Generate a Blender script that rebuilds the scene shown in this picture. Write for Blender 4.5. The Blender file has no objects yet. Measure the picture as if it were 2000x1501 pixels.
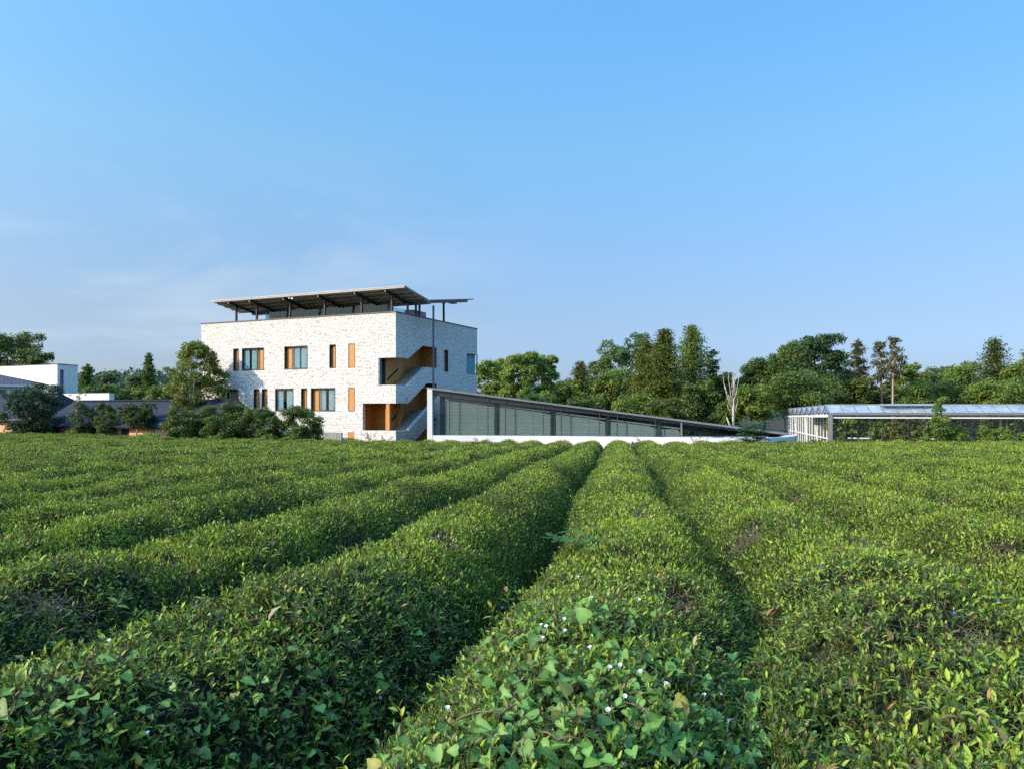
import bpy, math, random
import numpy as np
from mathutils import Vector, Matrix
from mathutils.geometry import tessellate_polygon

C = bpy.context.scene.collection
rad = math.radians
RNG = np.random.default_rng(11)
random.seed(5)

# ------------------------------------------------------------------ survey of the place
F, CX, HY, EYE = 1500.0, 1000.0, 800.0, 1.8      # lens calibration used to survey sizes
FAR = -1.15                                      # level of the ground round the buildings

def at(px, py, D):
    return Vector(((px - CX) / F * D, D, EYE + (HY - py) / F * D))

class Frame:
    """local frame of a building: corner position + heading"""
    def __init__(s, px, D, deg, zb=FAR):
        s.o = Vector(((px - CX) / F * D, D, zb)); s.deg = deg
        a = rad(deg); s.X = Vector((math.cos(a), math.sin(a), 0)); s.Y = Vector((-math.sin(a), math.cos(a), 0))
    def ray(s, px, py):
        o = Vector((0, 0, EYE)) - s.o; d = Vector(((px - CX) / F, 1, (HY - py) / F))
        return Vector((o @ s.X, o @ s.Y, o.z)), Vector((d @ s.X, d @ s.Y, d.z))
    def front(s, px, py, y=0.0):
        o, d = s.ray(px, py); return o + d * ((y - o.y) / d.y)
    def side(s, px, py, x=0.0):
        o, d = s.ray(px, py); return o + d * ((x - o.x) / d.x)
    def world(s, x, y, z):
        return s.o + s.X * x + s.Y * y + Vector((0, 0, z))

# ------------------------------------------------------------------ scene-graph helpers
def tag(o, label=None, cat=None, group=None, kind=None):
    if label: o['label'] = label
    if cat: o['category'] = cat
    if group: o['group'] = group
    if kind: o['kind'] = kind
    return o

def empty(name, loc, deg=0):
    o = bpy.data.objects.new(name, None); C.objects.link(o)
    o.location = loc; o.rotation_euler = (0, 0, rad(deg)); o.empty_display_size = .3
    return o

class MB:
    def __init__(s): s.v = []; s.f = []; s.m = []
    def add(s, vs, fs, mi=0):
        b = len(s.v); s.v += [tuple(v) for v in vs]
        for f in fs: s.f.append(tuple(b + i for i in f)); s.m.append(mi)
        return s
    def box(s, x0, x1, y0, y1, z0, z1, mi=0):
        vs = [(x, y, z) for z in (z0, z1) for y in (y0, y1) for x in (x0, x1)]
        return s.add(vs, [(0, 2, 3, 1), (4, 5, 7, 6), (0, 1, 5, 4), (2, 6, 7, 3), (0, 4, 6, 2), (1, 3, 7, 5)], mi)
    def quad(s, a, b, c, d, mi=0): return s.add([a, b, c, d], [(0, 1, 2, 3)], mi)
    def beam(s, p, q, w, h, mi=0, up=(0, 0, 1)):
        p = Vector(p); q = Vector(q); d = (q - p).normalized(); u = Vector(up)
        r = d.cross(u)
        if r.length < 1e-4: r = d.cross(Vector((0, 1, 0)))
        r.normalize(); u = r.cross(d).normalized()
        vs = []
        for c in (p, q):
            for a, b in ((-1, -1), (1, -1), (1, 1), (-1, 1)): vs.append(c + r * (a * w / 2) + u * (b * h / 2))
        return s.add(vs, [(0, 3, 2, 1), (4, 5, 6, 7), (0, 1, 5, 4), (1, 2, 6, 5), (2, 3, 7, 6), (3, 0, 4, 7)], mi)
    def tube(s, pts, rs, n=7, mi=0):
        pts = [Vector(p) for p in pts]; vs = []
        for i, p in enumerate(pts):
            d = (pts[min(i + 1, len(pts) - 1)] - pts[max(i - 1, 0)]).normalized()
            a = d.cross(Vector((0, 1, 0)) if abs(d.y) < .9 else Vector((1, 0, 0))).normalized(); b = d.cross(a)
            for k in range(n):
                t = 2 * math.pi * k / n; vs.append(p + (a * math.cos(t) + b * math.sin(t)) * rs[i])
        fs = []
        for i in range(len(pts) - 1):
            for k in range(n):
                fs.append((i * n + k, i * n + (k + 1) % n, (i + 1) * n + (k + 1) % n, (i + 1) * n + k))
        fs.append(tuple(range(n - 1, -1, -1))); fs.append(tuple((len(pts) - 1) * n + k for k in range(n)))
        return s.add(vs, fs, mi)
    def prism(s, poly, f0, f1, mi=0, holes=()):
        """polygon (2-D, with holes) extruded; f0/f1 map (a,b) -> 3-D for the two caps"""
        loops = [list(poly)] + [list(h) for h in holes]
        flat = [p for l in loops for p in l]
        tris = tessellate_polygon([[Vector((p[0], p[1], 0)) for p in l] for l in loops])
        n = len(flat); vs = [f0(*p) for p in flat] + [f1(*p) for p in flat]
        fs = [tuple(t) for t in tris] + [tuple(n + i for i in reversed(t)) for t in tris]
        b = 0
        for l in loops:
            k = len(l)
            for i in range(k):
                j = (i + 1) % k; fs.append((b + i, b + j, n + b + j, n + b + i))
            b += k
        return s.add(vs, fs, mi)
    def build(s, name, mat, parent=None, smooth=False, bevel=0, loc=None, fix=True):
        me = bpy.data.meshes.new(name); me.from_pydata(s.v, [], s.f); me.validate()
        for m in (mat if isinstance(mat, (list, tuple)) else [mat]): me.materials.append(m)
        if len(me.polygons) == len(s.m): me.polygons.foreach_set('material_index', s.m)
        if fix:
            import bmesh
            b = bmesh.new(); b.from_mesh(me); bmesh.ops.recalc_face_normals(b, faces=b.faces); b.to_mesh(me); b.free()
        if smooth: me.polygons.foreach_set('use_smooth', [True] * len(me.polygons))
        me.update()
        o = bpy.data.objects.new(name, me); C.objects.link(o)
        if parent: o.parent = parent
        if loc is not None: o.location = loc
        if bevel:
            bv = o.modifiers.new('bevel', 'BEVEL'); bv.width = bevel; bv.segments = 2; bv.limit_method = 'ANGLE'
        return o

def np_obj(name, parts, mat, parent=None, smooth=False, origin=(0, 0, 0)):
    """parts: list of (V(n,3), faces(m,k), colour(n,3) or None); one mesh"""
    Vs, Ls, st, tot, cols = [], [], [], [], []
    nv = nl = 0
    for V, Fc, col in parts:
        if len(V) == 0: continue
        Vs.append(V); Ls.append((Fc + nv).ravel())
        k = Fc.shape[1]; m = Fc.shape[0]
        st.append(nl + np.arange(m) * k); tot.append(np.full(m, k)); nl += m * k; nv += len(V)
        cols.append(col)
    me = bpy.data.meshes.new(name)
    V = np.concatenate(Vs).astype(np.float32) - np.array(origin, np.float32); L = np.concatenate(Ls).astype(np.int32)
    S = np.concatenate(st).astype(np.int32); T = np.concatenate(tot).astype(np.int32)
    me.vertices.add(len(V)); me.vertices.foreach_set('co', V.ravel())
    me.loops.add(len(L)); me.loops.foreach_set('vertex_index', L)
    me.polygons.add(len(S)); me.polygons.foreach_set('loop_start', S)
    try: me.polygons.foreach_set('loop_total', T)
    except Exception: pass
    if smooth: me.polygons.foreach_set('use_smooth', np.ones(len(S), bool))
    if cols[0] is not None:
        ca = me.color_attributes.new('tint', 'FLOAT_COLOR', 'POINT')
        c4 = np.ones((len(V), 4), np.float32); c4[:, :3] = np.concatenate(cols); ca.data.foreach_set('color', c4.ravel())
    me.update(calc_edges=True)
    me.materials.append(mat)
    o = bpy.data.objects.new(name, me); C.objects.link(o)
    if parent: o.parent = parent
    return o

def unit(a): return a / np.maximum(np.linalg.norm(a, axis=-1, keepdims=True), 1e-9)
def rdir(rng, n): return unit(rng.normal(size=(n, 3)))

def fold_leaves(rng, P, D, N, L, W, col, fold=.25):
    """n folded two-triangle leaves: base P, direction D, face normal N"""
    n = len(P); D = unit(D); S = unit(np.cross(D, N)); N = unit(np.cross(S, D))
    L = L[:, None]; W = W[:, None]
    V = np.empty((n, 4, 3)); mid = P + D * L * .45
    V[:, 0] = P; V[:, 1] = mid + S * W * .5 + N * W * fold; V[:, 2] = P + D * L; V[:, 3] = mid - S * W * .5 + N * W * fold
    i = np.arange(n)[:, None] * 4
    Fc = np.concatenate([i + np.array([0, 1, 2]), i + np.array([0, 2, 3])])
    return V.reshape(-1, 3), Fc, np.repeat(col, 4, 0)

def full_leaves(rng, P, D, N, L, W, col, bend=.25, fold=.18):
    """curved, creased eight-vertex leaves for the foreground"""
    n = len(P); D = unit(D); S = unit(np.cross(D, N)); N = unit(np.cross(S, D))
    L = L[:, None]; W = W[:, None]
    b = (bend * (1 + .6 * rng.normal(size=(n, 1)))) * L
    V = np.empty((n, 8, 3))
    def mid(t): return P + D * L * t - N * b * t * t
    V[:, 0] = P
    for j, (t, w) in enumerate(((.28, .40), (.66, .44))):
        m = mid(t); V[:, 1 + 3 * j] = m + S * W * w + N * W * fold; V[:, 2 + 3 * j] = m; V[:, 3 + 3 * j] = m - S * W * w + N * W * fold
    V[:, 7] = mid(1.0)
    i = np.arange(n)[:, None] * 8
    T = np.concatenate([i + np.array(a) for a in ([0, 1, 2], [0, 2, 3], [4, 7, 5], [5, 7, 6])])
    Q = np.concatenate([i + np.array(a) for a in ([1, 4, 5, 2], [2, 5, 6, 3])])
    c = np.repeat(col, 8, 0)
    return [(V.reshape(-1, 3), T, c), (np.zeros((0, 3)), Q, c[:0])], Q

def add_full(parts, rng, *a, **k):
    (p, _), Q = full_leaves(rng, *a, **k)
    # triangles and quads share vertices: write the quads as two triangles each
    T2 = np.concatenate([p[1], Q[:, [0, 1, 2]], Q[:, [0, 2, 3]]])
    parts.append((p[0], T2, p[2]))

def sticks(P, Q, r0, r1, col, rng=None):
    """three-sided tapered twigs from P to Q"""
    n = len(P); d = unit(Q - P); a = unit(np.cross(d, np.array([.31, .77, .55]))); b = np.cross(d, a)
    V = np.empty((n, 6, 3))
    for k in range(3):
        t = 2.094 * k; o = a * math.cos(t) + b * math.sin(t)
        V[:, k] = P + o * r0[:, None]; V[:, 3 + k] = Q + o * r1[:, None]
    i = np.arange(n)[:, None] * 6
    Fc = np.concatenate([i + np.array(q) for q in ([0, 1, 4], [0, 4, 3], [1, 2, 5], [1, 5, 4], [2, 0, 3], [2, 3, 5])])
    return V.reshape(-1, 3), Fc, np.repeat(col, 6, 0)

def vnoise(x, y, seed=0):
    xi = np.floor(x).astype(np.int64); yi = np.floor(y).astype(np.int64); fx = x - xi; fy = y - yi
    fx = fx * fx * (3 - 2 * fx); fy = fy * fy * (3 - 2 * fy)
    def h(i, j):
        n = (i * 374761393 + j * 668265263 + seed * 974711) & 0x7fffffff
        n = ((n ^ (n >> 13)) * 1274126177) & 0x7fffffff
        return ((n ^ (n >> 16)) & 0xffff) / 65535.0
    return (h(xi, yi) * (1 - fx) + h(xi + 1, yi) * fx) * (1 - fy) + (h(xi, yi + 1) * (1 - fx) + h(xi + 1, yi + 1) * fx) * fy

# ------------------------------------------------------------------ materials
def nt(name):
    m = bpy.data.materials.new(name); m.use_nodes = True; t = m.node_tree
    return m, t, t.nodes['Principled BSDF'], t.nodes['Material Output']
def N(t, typ, **k):
    n = t.nodes.new(typ)
    for a, b in k.items(): setattr(n, a, b)
    return n
def setp(b, **k):
    for a, v in k.items(): b.inputs[a.replace('_', ' ')].default_value = v

def plain(name, col, rough=.6, metal=0.0, var=.12, scale=3.0, bump=0.0, bscale=40.0, spec=.4, stretch=(1, 1, 1)):
    m, t, b, o = nt(name); setp(b, Roughness=rough, Metallic=metal); b.inputs['Specular IOR Level'].default_value = spec
    tc = N(t, 'ShaderNodeTexCoord'); mp = N(t, 'ShaderNodeMapping'); mp.inputs['Scale'].default_value = stretch
    t.links.new(tc.outputs['Object'], mp.inputs[0])
    no = N(t, 'ShaderNodeTexNoise'); no.inputs['Scale'].default_value = scale; no.inputs['Detail'].default_value = 6
    t.links.new(mp.outputs[0], no.inputs['Vector'])
    r = N(t, 'ShaderNodeValToRGB'); c = np.array(col)
    r.color_ramp.elements[0].position = .3; r.color_ramp.elements[1].position = .7
    r.color_ramp.elements[0].color = (*np.clip(c * (1 - var), 0, 1), 1); r.color_ramp.elements[1].color = (*np.clip(c * (1 + var), 0, 1), 1)
    t.links.new(no.outputs['Fac'], r.inputs[0]); t.links.new(r.outputs[0], b.inputs['Base Color'])
    if bump:
        n2 = N(t, 'ShaderNodeTexNoise'); n2.inputs['Scale'].default_value = bscale; t.links.new(mp.outputs[0], n2.inputs['Vector'])
        bp = N(t, 'ShaderNodeBump'); bp.inputs['Strength'].default_value = bump; bp.inputs['Distance'].default_value = .02
        t.links.new(n2.outputs['Fac'], bp.inputs['Height']); t.links.new(bp.outputs[0], b.inputs['Normal'])
    return m

def foliage(name, rough=.45, trans=.28, spec=.4):
    m, t, b, o = nt(name); setp(b, Roughness=rough); b.inputs['Specular IOR Level'].default_value = spec
    a = N(t, 'ShaderNodeAttribute', attribute_name='tint'); t.links.new(a.outputs['Color'], b.inputs['Base Color'])
    tr = N(t, 'ShaderNodeBsdfTranslucent'); mx = N(t, 'ShaderNodeMixShader'); mx.inputs[0].default_value = trans
    hs = N(t, 'ShaderNodeHueSaturation'); hs.inputs['Value'].default_value = 1.5; hs.inputs['Hue'].default_value = .485
    t.links.new(a.outputs['Color'], hs.inputs['Color']); t.links.new(hs.outputs[0], tr.inputs[0])
    t.links.new(b.outputs[0], mx.inputs[1]); t.links.new(tr.outputs[0], mx.inputs[2]); t.links.new(mx.outputs[0], o.inputs[0])
    return m

def glass(name, tint=(.8, .88, .88), rough=.02, base=.08, dirt=0.0, ior=1.5):
    m, t, b, o = nt(name); t.nodes.remove(b)
    tr = N(t, 'ShaderNodeBsdfTransparent'); tr.inputs[0].default_value = (*tint, 1)
    gl = N(t, 'ShaderNodeBsdfGlossy'); gl.inputs['Roughness'].default_value = rough; gl.inputs[0].default_value = (.95, .97, 1, 1)
    ge = N(t, 'ShaderNodeNewGeometry'); dt = N(t, 'ShaderNodeVectorMath', operation='DOT_PRODUCT'); t.links.new(ge.outputs['Normal'], dt.inputs[0]); t.links.new(ge.outputs['Incoming'], dt.inputs[1])
    ab = N(t, 'ShaderNodeMath', operation='ABSOLUTE'); t.links.new(dt.outputs['Value'], ab.inputs[0]); om = N(t, 'ShaderNodeMath', operation='SUBTRACT'); om.inputs[0].default_value = 1.0; t.links.new(ab.outputs[0], om.inputs[1])
    fr = N(t, 'ShaderNodeMath', operation='POWER'); fr.inputs[1].default_value = 5.0; t.links.new(om.outputs[0], fr.inputs[0])
    f0 = ((ior - 1) / (ior + 1)) ** 2
    ma = N(t, 'ShaderNodeMath', operation='MULTIPLY_ADD'); ma.inputs[1].default_value = 1 - f0; ma.inputs[2].default_value = f0 + base; ma.use_clamp = True
    mx = N(t, 'ShaderNodeMixShader'); t.links.new(fr.outputs[0], ma.inputs[0]); t.links.new(ma.outputs[0], mx.inputs[0])
    t.links.new(tr.outputs[0], mx.inputs[1]); t.links.new(gl.outputs[0], mx.inputs[2]); last = mx
    if dirt:
        df = N(t, 'ShaderNodeBsdfDiffuse'); df.inputs[0].default_value = (.5, .55, .55, 1)
        no = N(t, 'ShaderNodeTexNoise'); no.inputs['Scale'].default_value = 1.2
        tc = N(t, 'ShaderNodeTexCoord'); t.links.new(tc.outputs['Object'], no.inputs['Vector'])
        m2 = N(t, 'ShaderNodeMath', operation='MULTIPLY'); m2.inputs[1].default_value = dirt * 2
        t.links.new(no.outputs['Fac'], m2.inputs[0])
        last = N(t, 'ShaderNodeMixShader'); t.links.new(m2.outputs[0], last.inputs[0])
        t.links.new(mx.outputs[0], last.inputs[1]); t.links.new(df.outputs[0], last.inputs[2])
    t.links.new(last.outputs[0], o.inputs[0])
    return m

def stone():
    m, t, b, o = nt('white_rubble_stone'); setp(b, Roughness=.8); b.inputs['Specular IOR Level'].default_value = .2
    tc = N(t, 'ShaderNodeTexCoord'); sp = N(t, 'ShaderNodeSeparateXYZ'); t.links.new(tc.outputs['Object'], sp.inputs[0])
    ad = N(t, 'ShaderNodeMath', operation='ADD'); t.links.new(sp.outputs[0], ad.inputs[0]); t.links.new(sp.outputs[1], ad.inputs[1])
    cb = N(t, 'ShaderNodeCombineXYZ'); t.links.new(ad.outputs[0], cb.inputs[0]); t.links.new(sp.outputs[2], cb.inputs[1])
    wn = N(t, 'ShaderNodeTexNoise'); wn.inputs['Scale'].default_value = 2.5; wn.inputs['Detail'].default_value = 3
    t.links.new(cb.outputs[0], wn.inputs['Vector'])
    wv = N(t, 'ShaderNodeVectorMath', operation='MULTIPLY_ADD'); wv.inputs[1].default_value = (.26, .07, 0)
    t.links.new(wn.outputs['Color'], wv.inputs[0]); t.links.new(cb.outputs[0], wv.inputs[2])
    def brick(mort, smooth):
        b_ = N(t, 'ShaderNodeTexBrick', offset=.43, squash=1.45, squash_frequency=3, offset_frequency=2); t.links.new(wv.outputs[0], b_.inputs['Vector'])
        for a_, v_ in (('Scale', 1), ('Mortar Size', mort), ('Mortar Smooth', smooth), ('Bias', 0), ('Brick Width', .34), ('Row Height', .115)): b_.inputs[a_].default_value = v_
        b_.inputs['Color1'].default_value = (0, 0, 0, 1); b_.inputs['Color2'].default_value = (1, 1, 1, 1); b_.inputs['Mortar'].default_value = (.5, .5, .5, 1); return b_
    b1, b2 = brick(.013, .3), brick(.042, .5)
    jn = N(t, 'ShaderNodeTexNoise'); jn.inputs['Scale'].default_value = 6.5; jn.inputs['Detail'].default_value = 3; t.links.new(cb.outputs[0], jn.inputs['Vector'])
    jw = N(t, 'ShaderNodeMapRange'); jw.inputs[1].default_value = .52; jw.inputs[2].default_value = .66; t.links.new(jn.outputs['Fac'], jw.inputs[0])
    g1 = N(t, 'ShaderNodeMath', operation='MULTIPLY'); t.links.new(b2.outputs['Fac'], g1.inputs[0]); t.links.new(jw.outputs[0], g1.inputs[1])
    g0 = N(t, 'ShaderNodeMath', operation='MULTIPLY'); g0.inputs[1].default_value = .55; t.links.new(b1.outputs['Fac'], g0.inputs[0])
    g2 = N(t, 'ShaderNodeMath', operation='MAXIMUM'); t.links.new(g0.outputs[0], g2.inputs[0]); t.links.new(g1.outputs[0], g2.inputs[1])
    jr = N(t, 'ShaderNodeMath', operation='SUBTRACT'); jr.inputs[0].default_value = 1.0; jr.use_clamp = True; t.links.new(g2.outputs[0], jr.inputs[1])
    hs = N(t, 'ShaderNodeSeparateColor'); t.links.new(b1.outputs['Color'], hs.inputs[0])
    cr = N(t, 'ShaderNodeValToRGB'); e = cr.color_ramp.elements
    e[0].position = 0; e[0].color = (.45, .40, .33, 1); e[1].position = 1; e[1].color = (.66, .645, .61, 1)
    for p, c in ((.05, (.55, .51, .45)), (.14, (.615, .60, .565)), (.5, (.66, .645, .615))):
        x = e.new(p); x.color = (*c, 1)
    t.links.new(hs.outputs[0], cr.inputs[0])
    st = N(t, 'ShaderNodeTexNoise'); st.inputs['Scale'].default_value = .45; st.inputs['Detail'].default_value = 5; t.links.new(cb.outputs[0], st.inputs['Vector'])
    sr = N(t, 'ShaderNodeMapRange'); sr.inputs[1].default_value = .56; sr.inputs[2].default_value = .75; sr.inputs[4].default_value = .5; t.links.new(st.outputs['Fac'], sr.inputs[0])
    mt = N(t, 'ShaderNodeMix', data_type='RGBA', blend_type='MULTIPLY'); mt.inputs[7].default_value = (.97, .86, .68, 1)
    t.links.new(sr.outputs[0], mt.inputs[0]); t.links.new(cr.outputs[0], mt.inputs[6])
    mj = N(t, 'ShaderNodeMix', data_type='RGBA'); mj.inputs[6].default_value = (.21, .195, .17, 1)
    t.links.new(jr.outputs[0], mj.inputs[0]); t.links.new(mt.outputs[2], mj.inputs[7]); t.links.new(mj.outputs[2], b.inputs['Base Color'])
    hm = N(t, 'ShaderNodeMath', operation='MULTIPLY_ADD'); hm.inputs[1].default_value = .6; t.links.new(hs.outputs[1], hm.inputs[0]); t.links.new(jr.outputs[0], hm.inputs[2])
    bp = N(t, 'ShaderNodeBump'); bp.inputs['Strength'].default_value = .55; bp.inputs['Distance'].default_value = .05
    t.links.new(hm.outputs[0], bp.inputs['Height']); t.links.new(bp.outputs[0], b.inputs['Normal'])
    return m

def tiles(name, col, per=.24, along=0):
    """roof tiles: courses and columns from a wave pattern in object space"""
    m, t, b, o = nt(name); setp(b, Roughness=.85); b.inputs['Specular IOR Level'].default_value = .15
    tc = N(t, 'ShaderNodeTexCoord'); w1 = N(t, 'ShaderNodeTexWave', bands_direction='X'); w2 = N(t, 'ShaderNodeTexWave', bands_direction='Z', wave_profile='SAW')
    w1.inputs['Scale'].default_value = .314 / per * .55; w2.inputs['Scale'].default_value = .314 / per
    no = N(t, 'ShaderNodeTexNoise'); no.inputs['Scale'].default_value = 2.2; no.inputs['Detail'].default_value = 5
    for w in (w1, w2, no): t.links.new(tc.outputs['Object'], w.inputs['Vector'])
    ad = N(t, 'ShaderNodeMath', operation='ADD'); t.links.new(w1.outputs['Fac'], ad.inputs[0]); t.links.new(w2.outputs['Fac'], ad.inputs[1])
    bp = N(t, 'ShaderNodeBump'); bp.inputs['Strength'].default_value = .28; bp.inputs['Distance'].default_value = .05
    t.links.new(ad.outputs[0], bp.inputs['Height']); t.links.new(bp.outputs[0], b.inputs['Normal'])
    r = N(t, 'ShaderNodeValToRGB'); c = np.array(col); r.color_ramp.elements[0].position = .3; r.color_ramp.elements[1].position = .72
    r.color_ramp.elements[0].color = (*c * .65, 1); r.color_ramp.elements[1].color = (*c * 1.4, 1)
    t.links.new(no.outputs['Fac'], r.inputs[0]); t.links.new(r.outputs[0], b.inputs['Base Color'])
    return m

M = dict(
    stone=stone(),
    orange=plain('oiled_plywood', (.46, .20, .045), .5, var=.16, scale=2.2, stretch=(5, 5, .5), bump=.08),
    steel=plain('dark_steel', (.035, .038, .045), .45, var=.2, spec=.5),
    bluesteel=plain('blue_grey_steel', (.11, .13, .16), .45, var=.12),
    cap=plain('parapet_flashing', (.07, .072, .08), .5),
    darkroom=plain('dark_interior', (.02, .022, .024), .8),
    curtain=plain('pale_teal_curtain', (.46, .57, .56), .85, var=.08, scale=5),
    white=plain('white_render', (.65, .64, .615), .75, var=.07, scale=1.1, bump=.05, bscale=60, stretch=(1.5, 1.5, .35)),
    whitemetal=plain('white_powder_coat', (.66, .65, .62), .45, var=.05),
    sheet=plain('corrugated_sheet', (.62, .56, .49), .5, metal=.25, var=.2, scale=1.2),
    purlin=plain('galvanised_purlin', (.24, .22, .20), .5, metal=.3),
    fascia=plain('zinc_fascia', (.23, .225, .23), .45, metal=.35, var=.1, scale=1.5),
    zinc=plain('zinc_roof_sheet', (.30, .31, .33), .5, metal=.3, var=.12, scale=.7),
    concrete=plain('weathered_concrete', (.24, .235, .22), .85, var=.25, scale=1.8, bump=.2, stretch=(2, 2, .6)),
    deck=plain('pale_gravel_deck', (.42, .45, .50), .8, var=.2, scale=5),
    blind=plain('grey_green_blind', (.165, .195, .178), .6, var=.06, scale=2),
    blindedge=plain('blind_edge', (.36, .40, .37), .5),
    peach=plain('peach_render', (.62, .34, .20), .85, var=.14, scale=1.1, bump=.1),
    brickband=plain('reddish_render', (.42, .20, .12), .85, var=.2, scale=1.3),
    tile=tiles('blue_black_tiles', (.022, .026, .042)),
    greytile=tiles('grey_tiles', (.055, .060, .078), .2),
    bark=plain('tree_bark', (.11, .085, .06), .9, var=.35, scale=5, bump=.5, stretch=(2, 2, .4)),
    palebark=plain('pale_bark', (.34, .29, .23), .85, var=.3, scale=4, bump=.4, stretch=(2, 2, .4)),
    deadwood=plain('bleached_wood', (.42, .37, .30), .8, var=.2, scale=5, stretch=(2, 2, .4)),
    pinebark=plain('pink_brown_bark', (.36, .22, .16), .9, var=.25, scale=5, stretch=(2, 2, .5)),
    leaf=foliage('tree_foliage', .5, .25, .3),
    tea=foliage('tea_foliage', .42, .2, .25),
    vine=foliage('vine_foliage', .5, .3, .3),
    petal=foliage('petals', .6, .3, .2),
    twig=plain('tea_twigs', (.20, .155, .115), .85, var=.3, scale=20),
    vinestem=plain('vine_stem', (.16, .085, .05), .7),
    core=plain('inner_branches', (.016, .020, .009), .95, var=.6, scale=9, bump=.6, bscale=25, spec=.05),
    soil=plain('soil', (.055, .043, .03), .95, var=.4, scale=2.5, bump=.6, bscale=14, spec=.05),
    pane=glass('window_glass', (.90, .96, .96), .02, .0, ior=1.4),
    tealglass=glass('teal_glass', (.62, .82, .82), .03, .0, ior=1.35),
    pavglass=glass('pavilion_glass', (.85, .92, .90), .02, .0, ior=1.45),
    ghglass=glass('greenhouse_glass', (.97, .98, .98), .03, .0, ior=1.3, dirt=.008),
    endglass=glass('end_glass', (.85, .92, .92), .03, .0, ior=1.06),
    tealblind=plain('teal_blind', (.06, .20, .20), .6),
    ghroof=glass('greenhouse_roof_glass', (.70, .74, .76), .14, .04, dirt=.36),
)

# ------------------------------------------------------------------ world, sun, camera
SUN_EL, SX, SY = rad(27), -.93, -.37
sc = bpy.context.scene
w = bpy.data.worlds.new('World'); sc.world = w; w.use_nodes = True
t = w.node_tree; bg = t.nodes['Background']
sky = N(t, 'ShaderNodeTexSky', sky_type='NISHITA'); sky.sun_disc = False
sky.sun_elevation = SUN_EL; sky.sun_rotation = math.atan2(SX, SY)
sky.air_density = 1.0; sky.dust_density = .6; sky.ozone_density = 2.2; sky.altitude = 0
hs = N(t, 'ShaderNodeHueSaturation'); hs.inputs['Saturation'].default_value = 1.25; t.links.new(sky.outputs[0], hs.inputs['Color'])
tc = N(t, 'ShaderNodeTexCoord'); sp = N(t, 'ShaderNodeSeparateXYZ'); t.links.new(tc.outputs['Generated'], sp.inputs[0])
mp = N(t, 'ShaderNodeMapping'); mp.inputs['Scale'].default_value = (1.6, 1.6, 6.5); mp.inputs['Rotation'].default_value = (0, rad(-9), 0); t.links.new(tc.outputs['Generated'], mp.inputs[0])
no = N(t, 'ShaderNodeTexNoise'); no.inputs['Scale'].default_value = 1.3; no.inputs['Detail'].default_value = 9; no.inputs['Roughness'].default_value = .58; no.inputs['Distortion'].default_value = .5; t.links.new(mp.outputs[0], no.inputs['Vector'])
cr = N(t, 'ShaderNodeMapRange'); cr.inputs[1].default_value = .46; cr.inputs[2].default_value = .70; t.links.new(no.outputs['Fac'], cr.inputs[0])
mx1 = N(t, 'ShaderNodeMapRange'); mx1.inputs[1].default_value = .12; mx1.inputs[2].default_value = -.35; mx1.interpolation_type = 'SMOOTHSTEP'; t.links.new(sp.outputs[0], mx1.inputs[0])
mz = N(t, 'ShaderNodeMapRange'); mz.inputs[1].default_value = .36; mz.inputs[2].default_value = .12; mz.interpolation_type = 'SMOOTHSTEP'; t.links.new(sp.outputs[2], mz.inputs[0])
a1 = N(t, 'ShaderNodeMath', operation='MULTIPLY'); a2 = N(t, 'ShaderNodeMath', operation='MULTIPLY'); a3 = N(t, 'ShaderNodeMath', operation='MULTIPLY'); a3.inputs[1].default_value = .62
t.links.new(cr.outputs[0], a1.inputs[0]); t.links.new(mx1.outputs[0], a1.inputs[1]); t.links.new(a1.outputs[0], a2.inputs[0]); t.links.new(mz.outputs[0], a2.inputs[1]); t.links.new(a2.outputs[0], a3.inputs[0])
mix = N(t, 'ShaderNodeMix', data_type='RGBA'); mix.inputs[7].default_value = (2.95, 3.5, 3.95, 1)
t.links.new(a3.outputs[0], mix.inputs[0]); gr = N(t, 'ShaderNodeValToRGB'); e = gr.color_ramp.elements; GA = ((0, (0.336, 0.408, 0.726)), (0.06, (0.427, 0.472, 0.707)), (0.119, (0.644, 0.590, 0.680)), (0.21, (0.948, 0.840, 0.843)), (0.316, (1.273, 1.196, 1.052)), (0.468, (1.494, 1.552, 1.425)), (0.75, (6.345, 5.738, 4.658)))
last_ = e[1]; last_.position = GA[-1][0]; last_.color = (*[v / 8 for v in GA[-1][1]], 1)  # overhead stop, unseen above the view, raised to add fill on shaded walls
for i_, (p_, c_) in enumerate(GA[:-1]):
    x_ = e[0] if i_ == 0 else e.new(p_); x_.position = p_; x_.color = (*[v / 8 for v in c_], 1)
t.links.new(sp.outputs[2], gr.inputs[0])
side = N(t, 'ShaderNodeMath', operation='MULTIPLY_ADD'); side.inputs[1].default_value = -2.0; side.inputs[2].default_value = 8.0; t.links.new(sp.outputs[0], side.inputs[0])
v1 = N(t, 'ShaderNodeVectorMath', operation='MULTIPLY'); v2 = N(t, 'ShaderNodeVectorMath', operation='SCALE')
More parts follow.
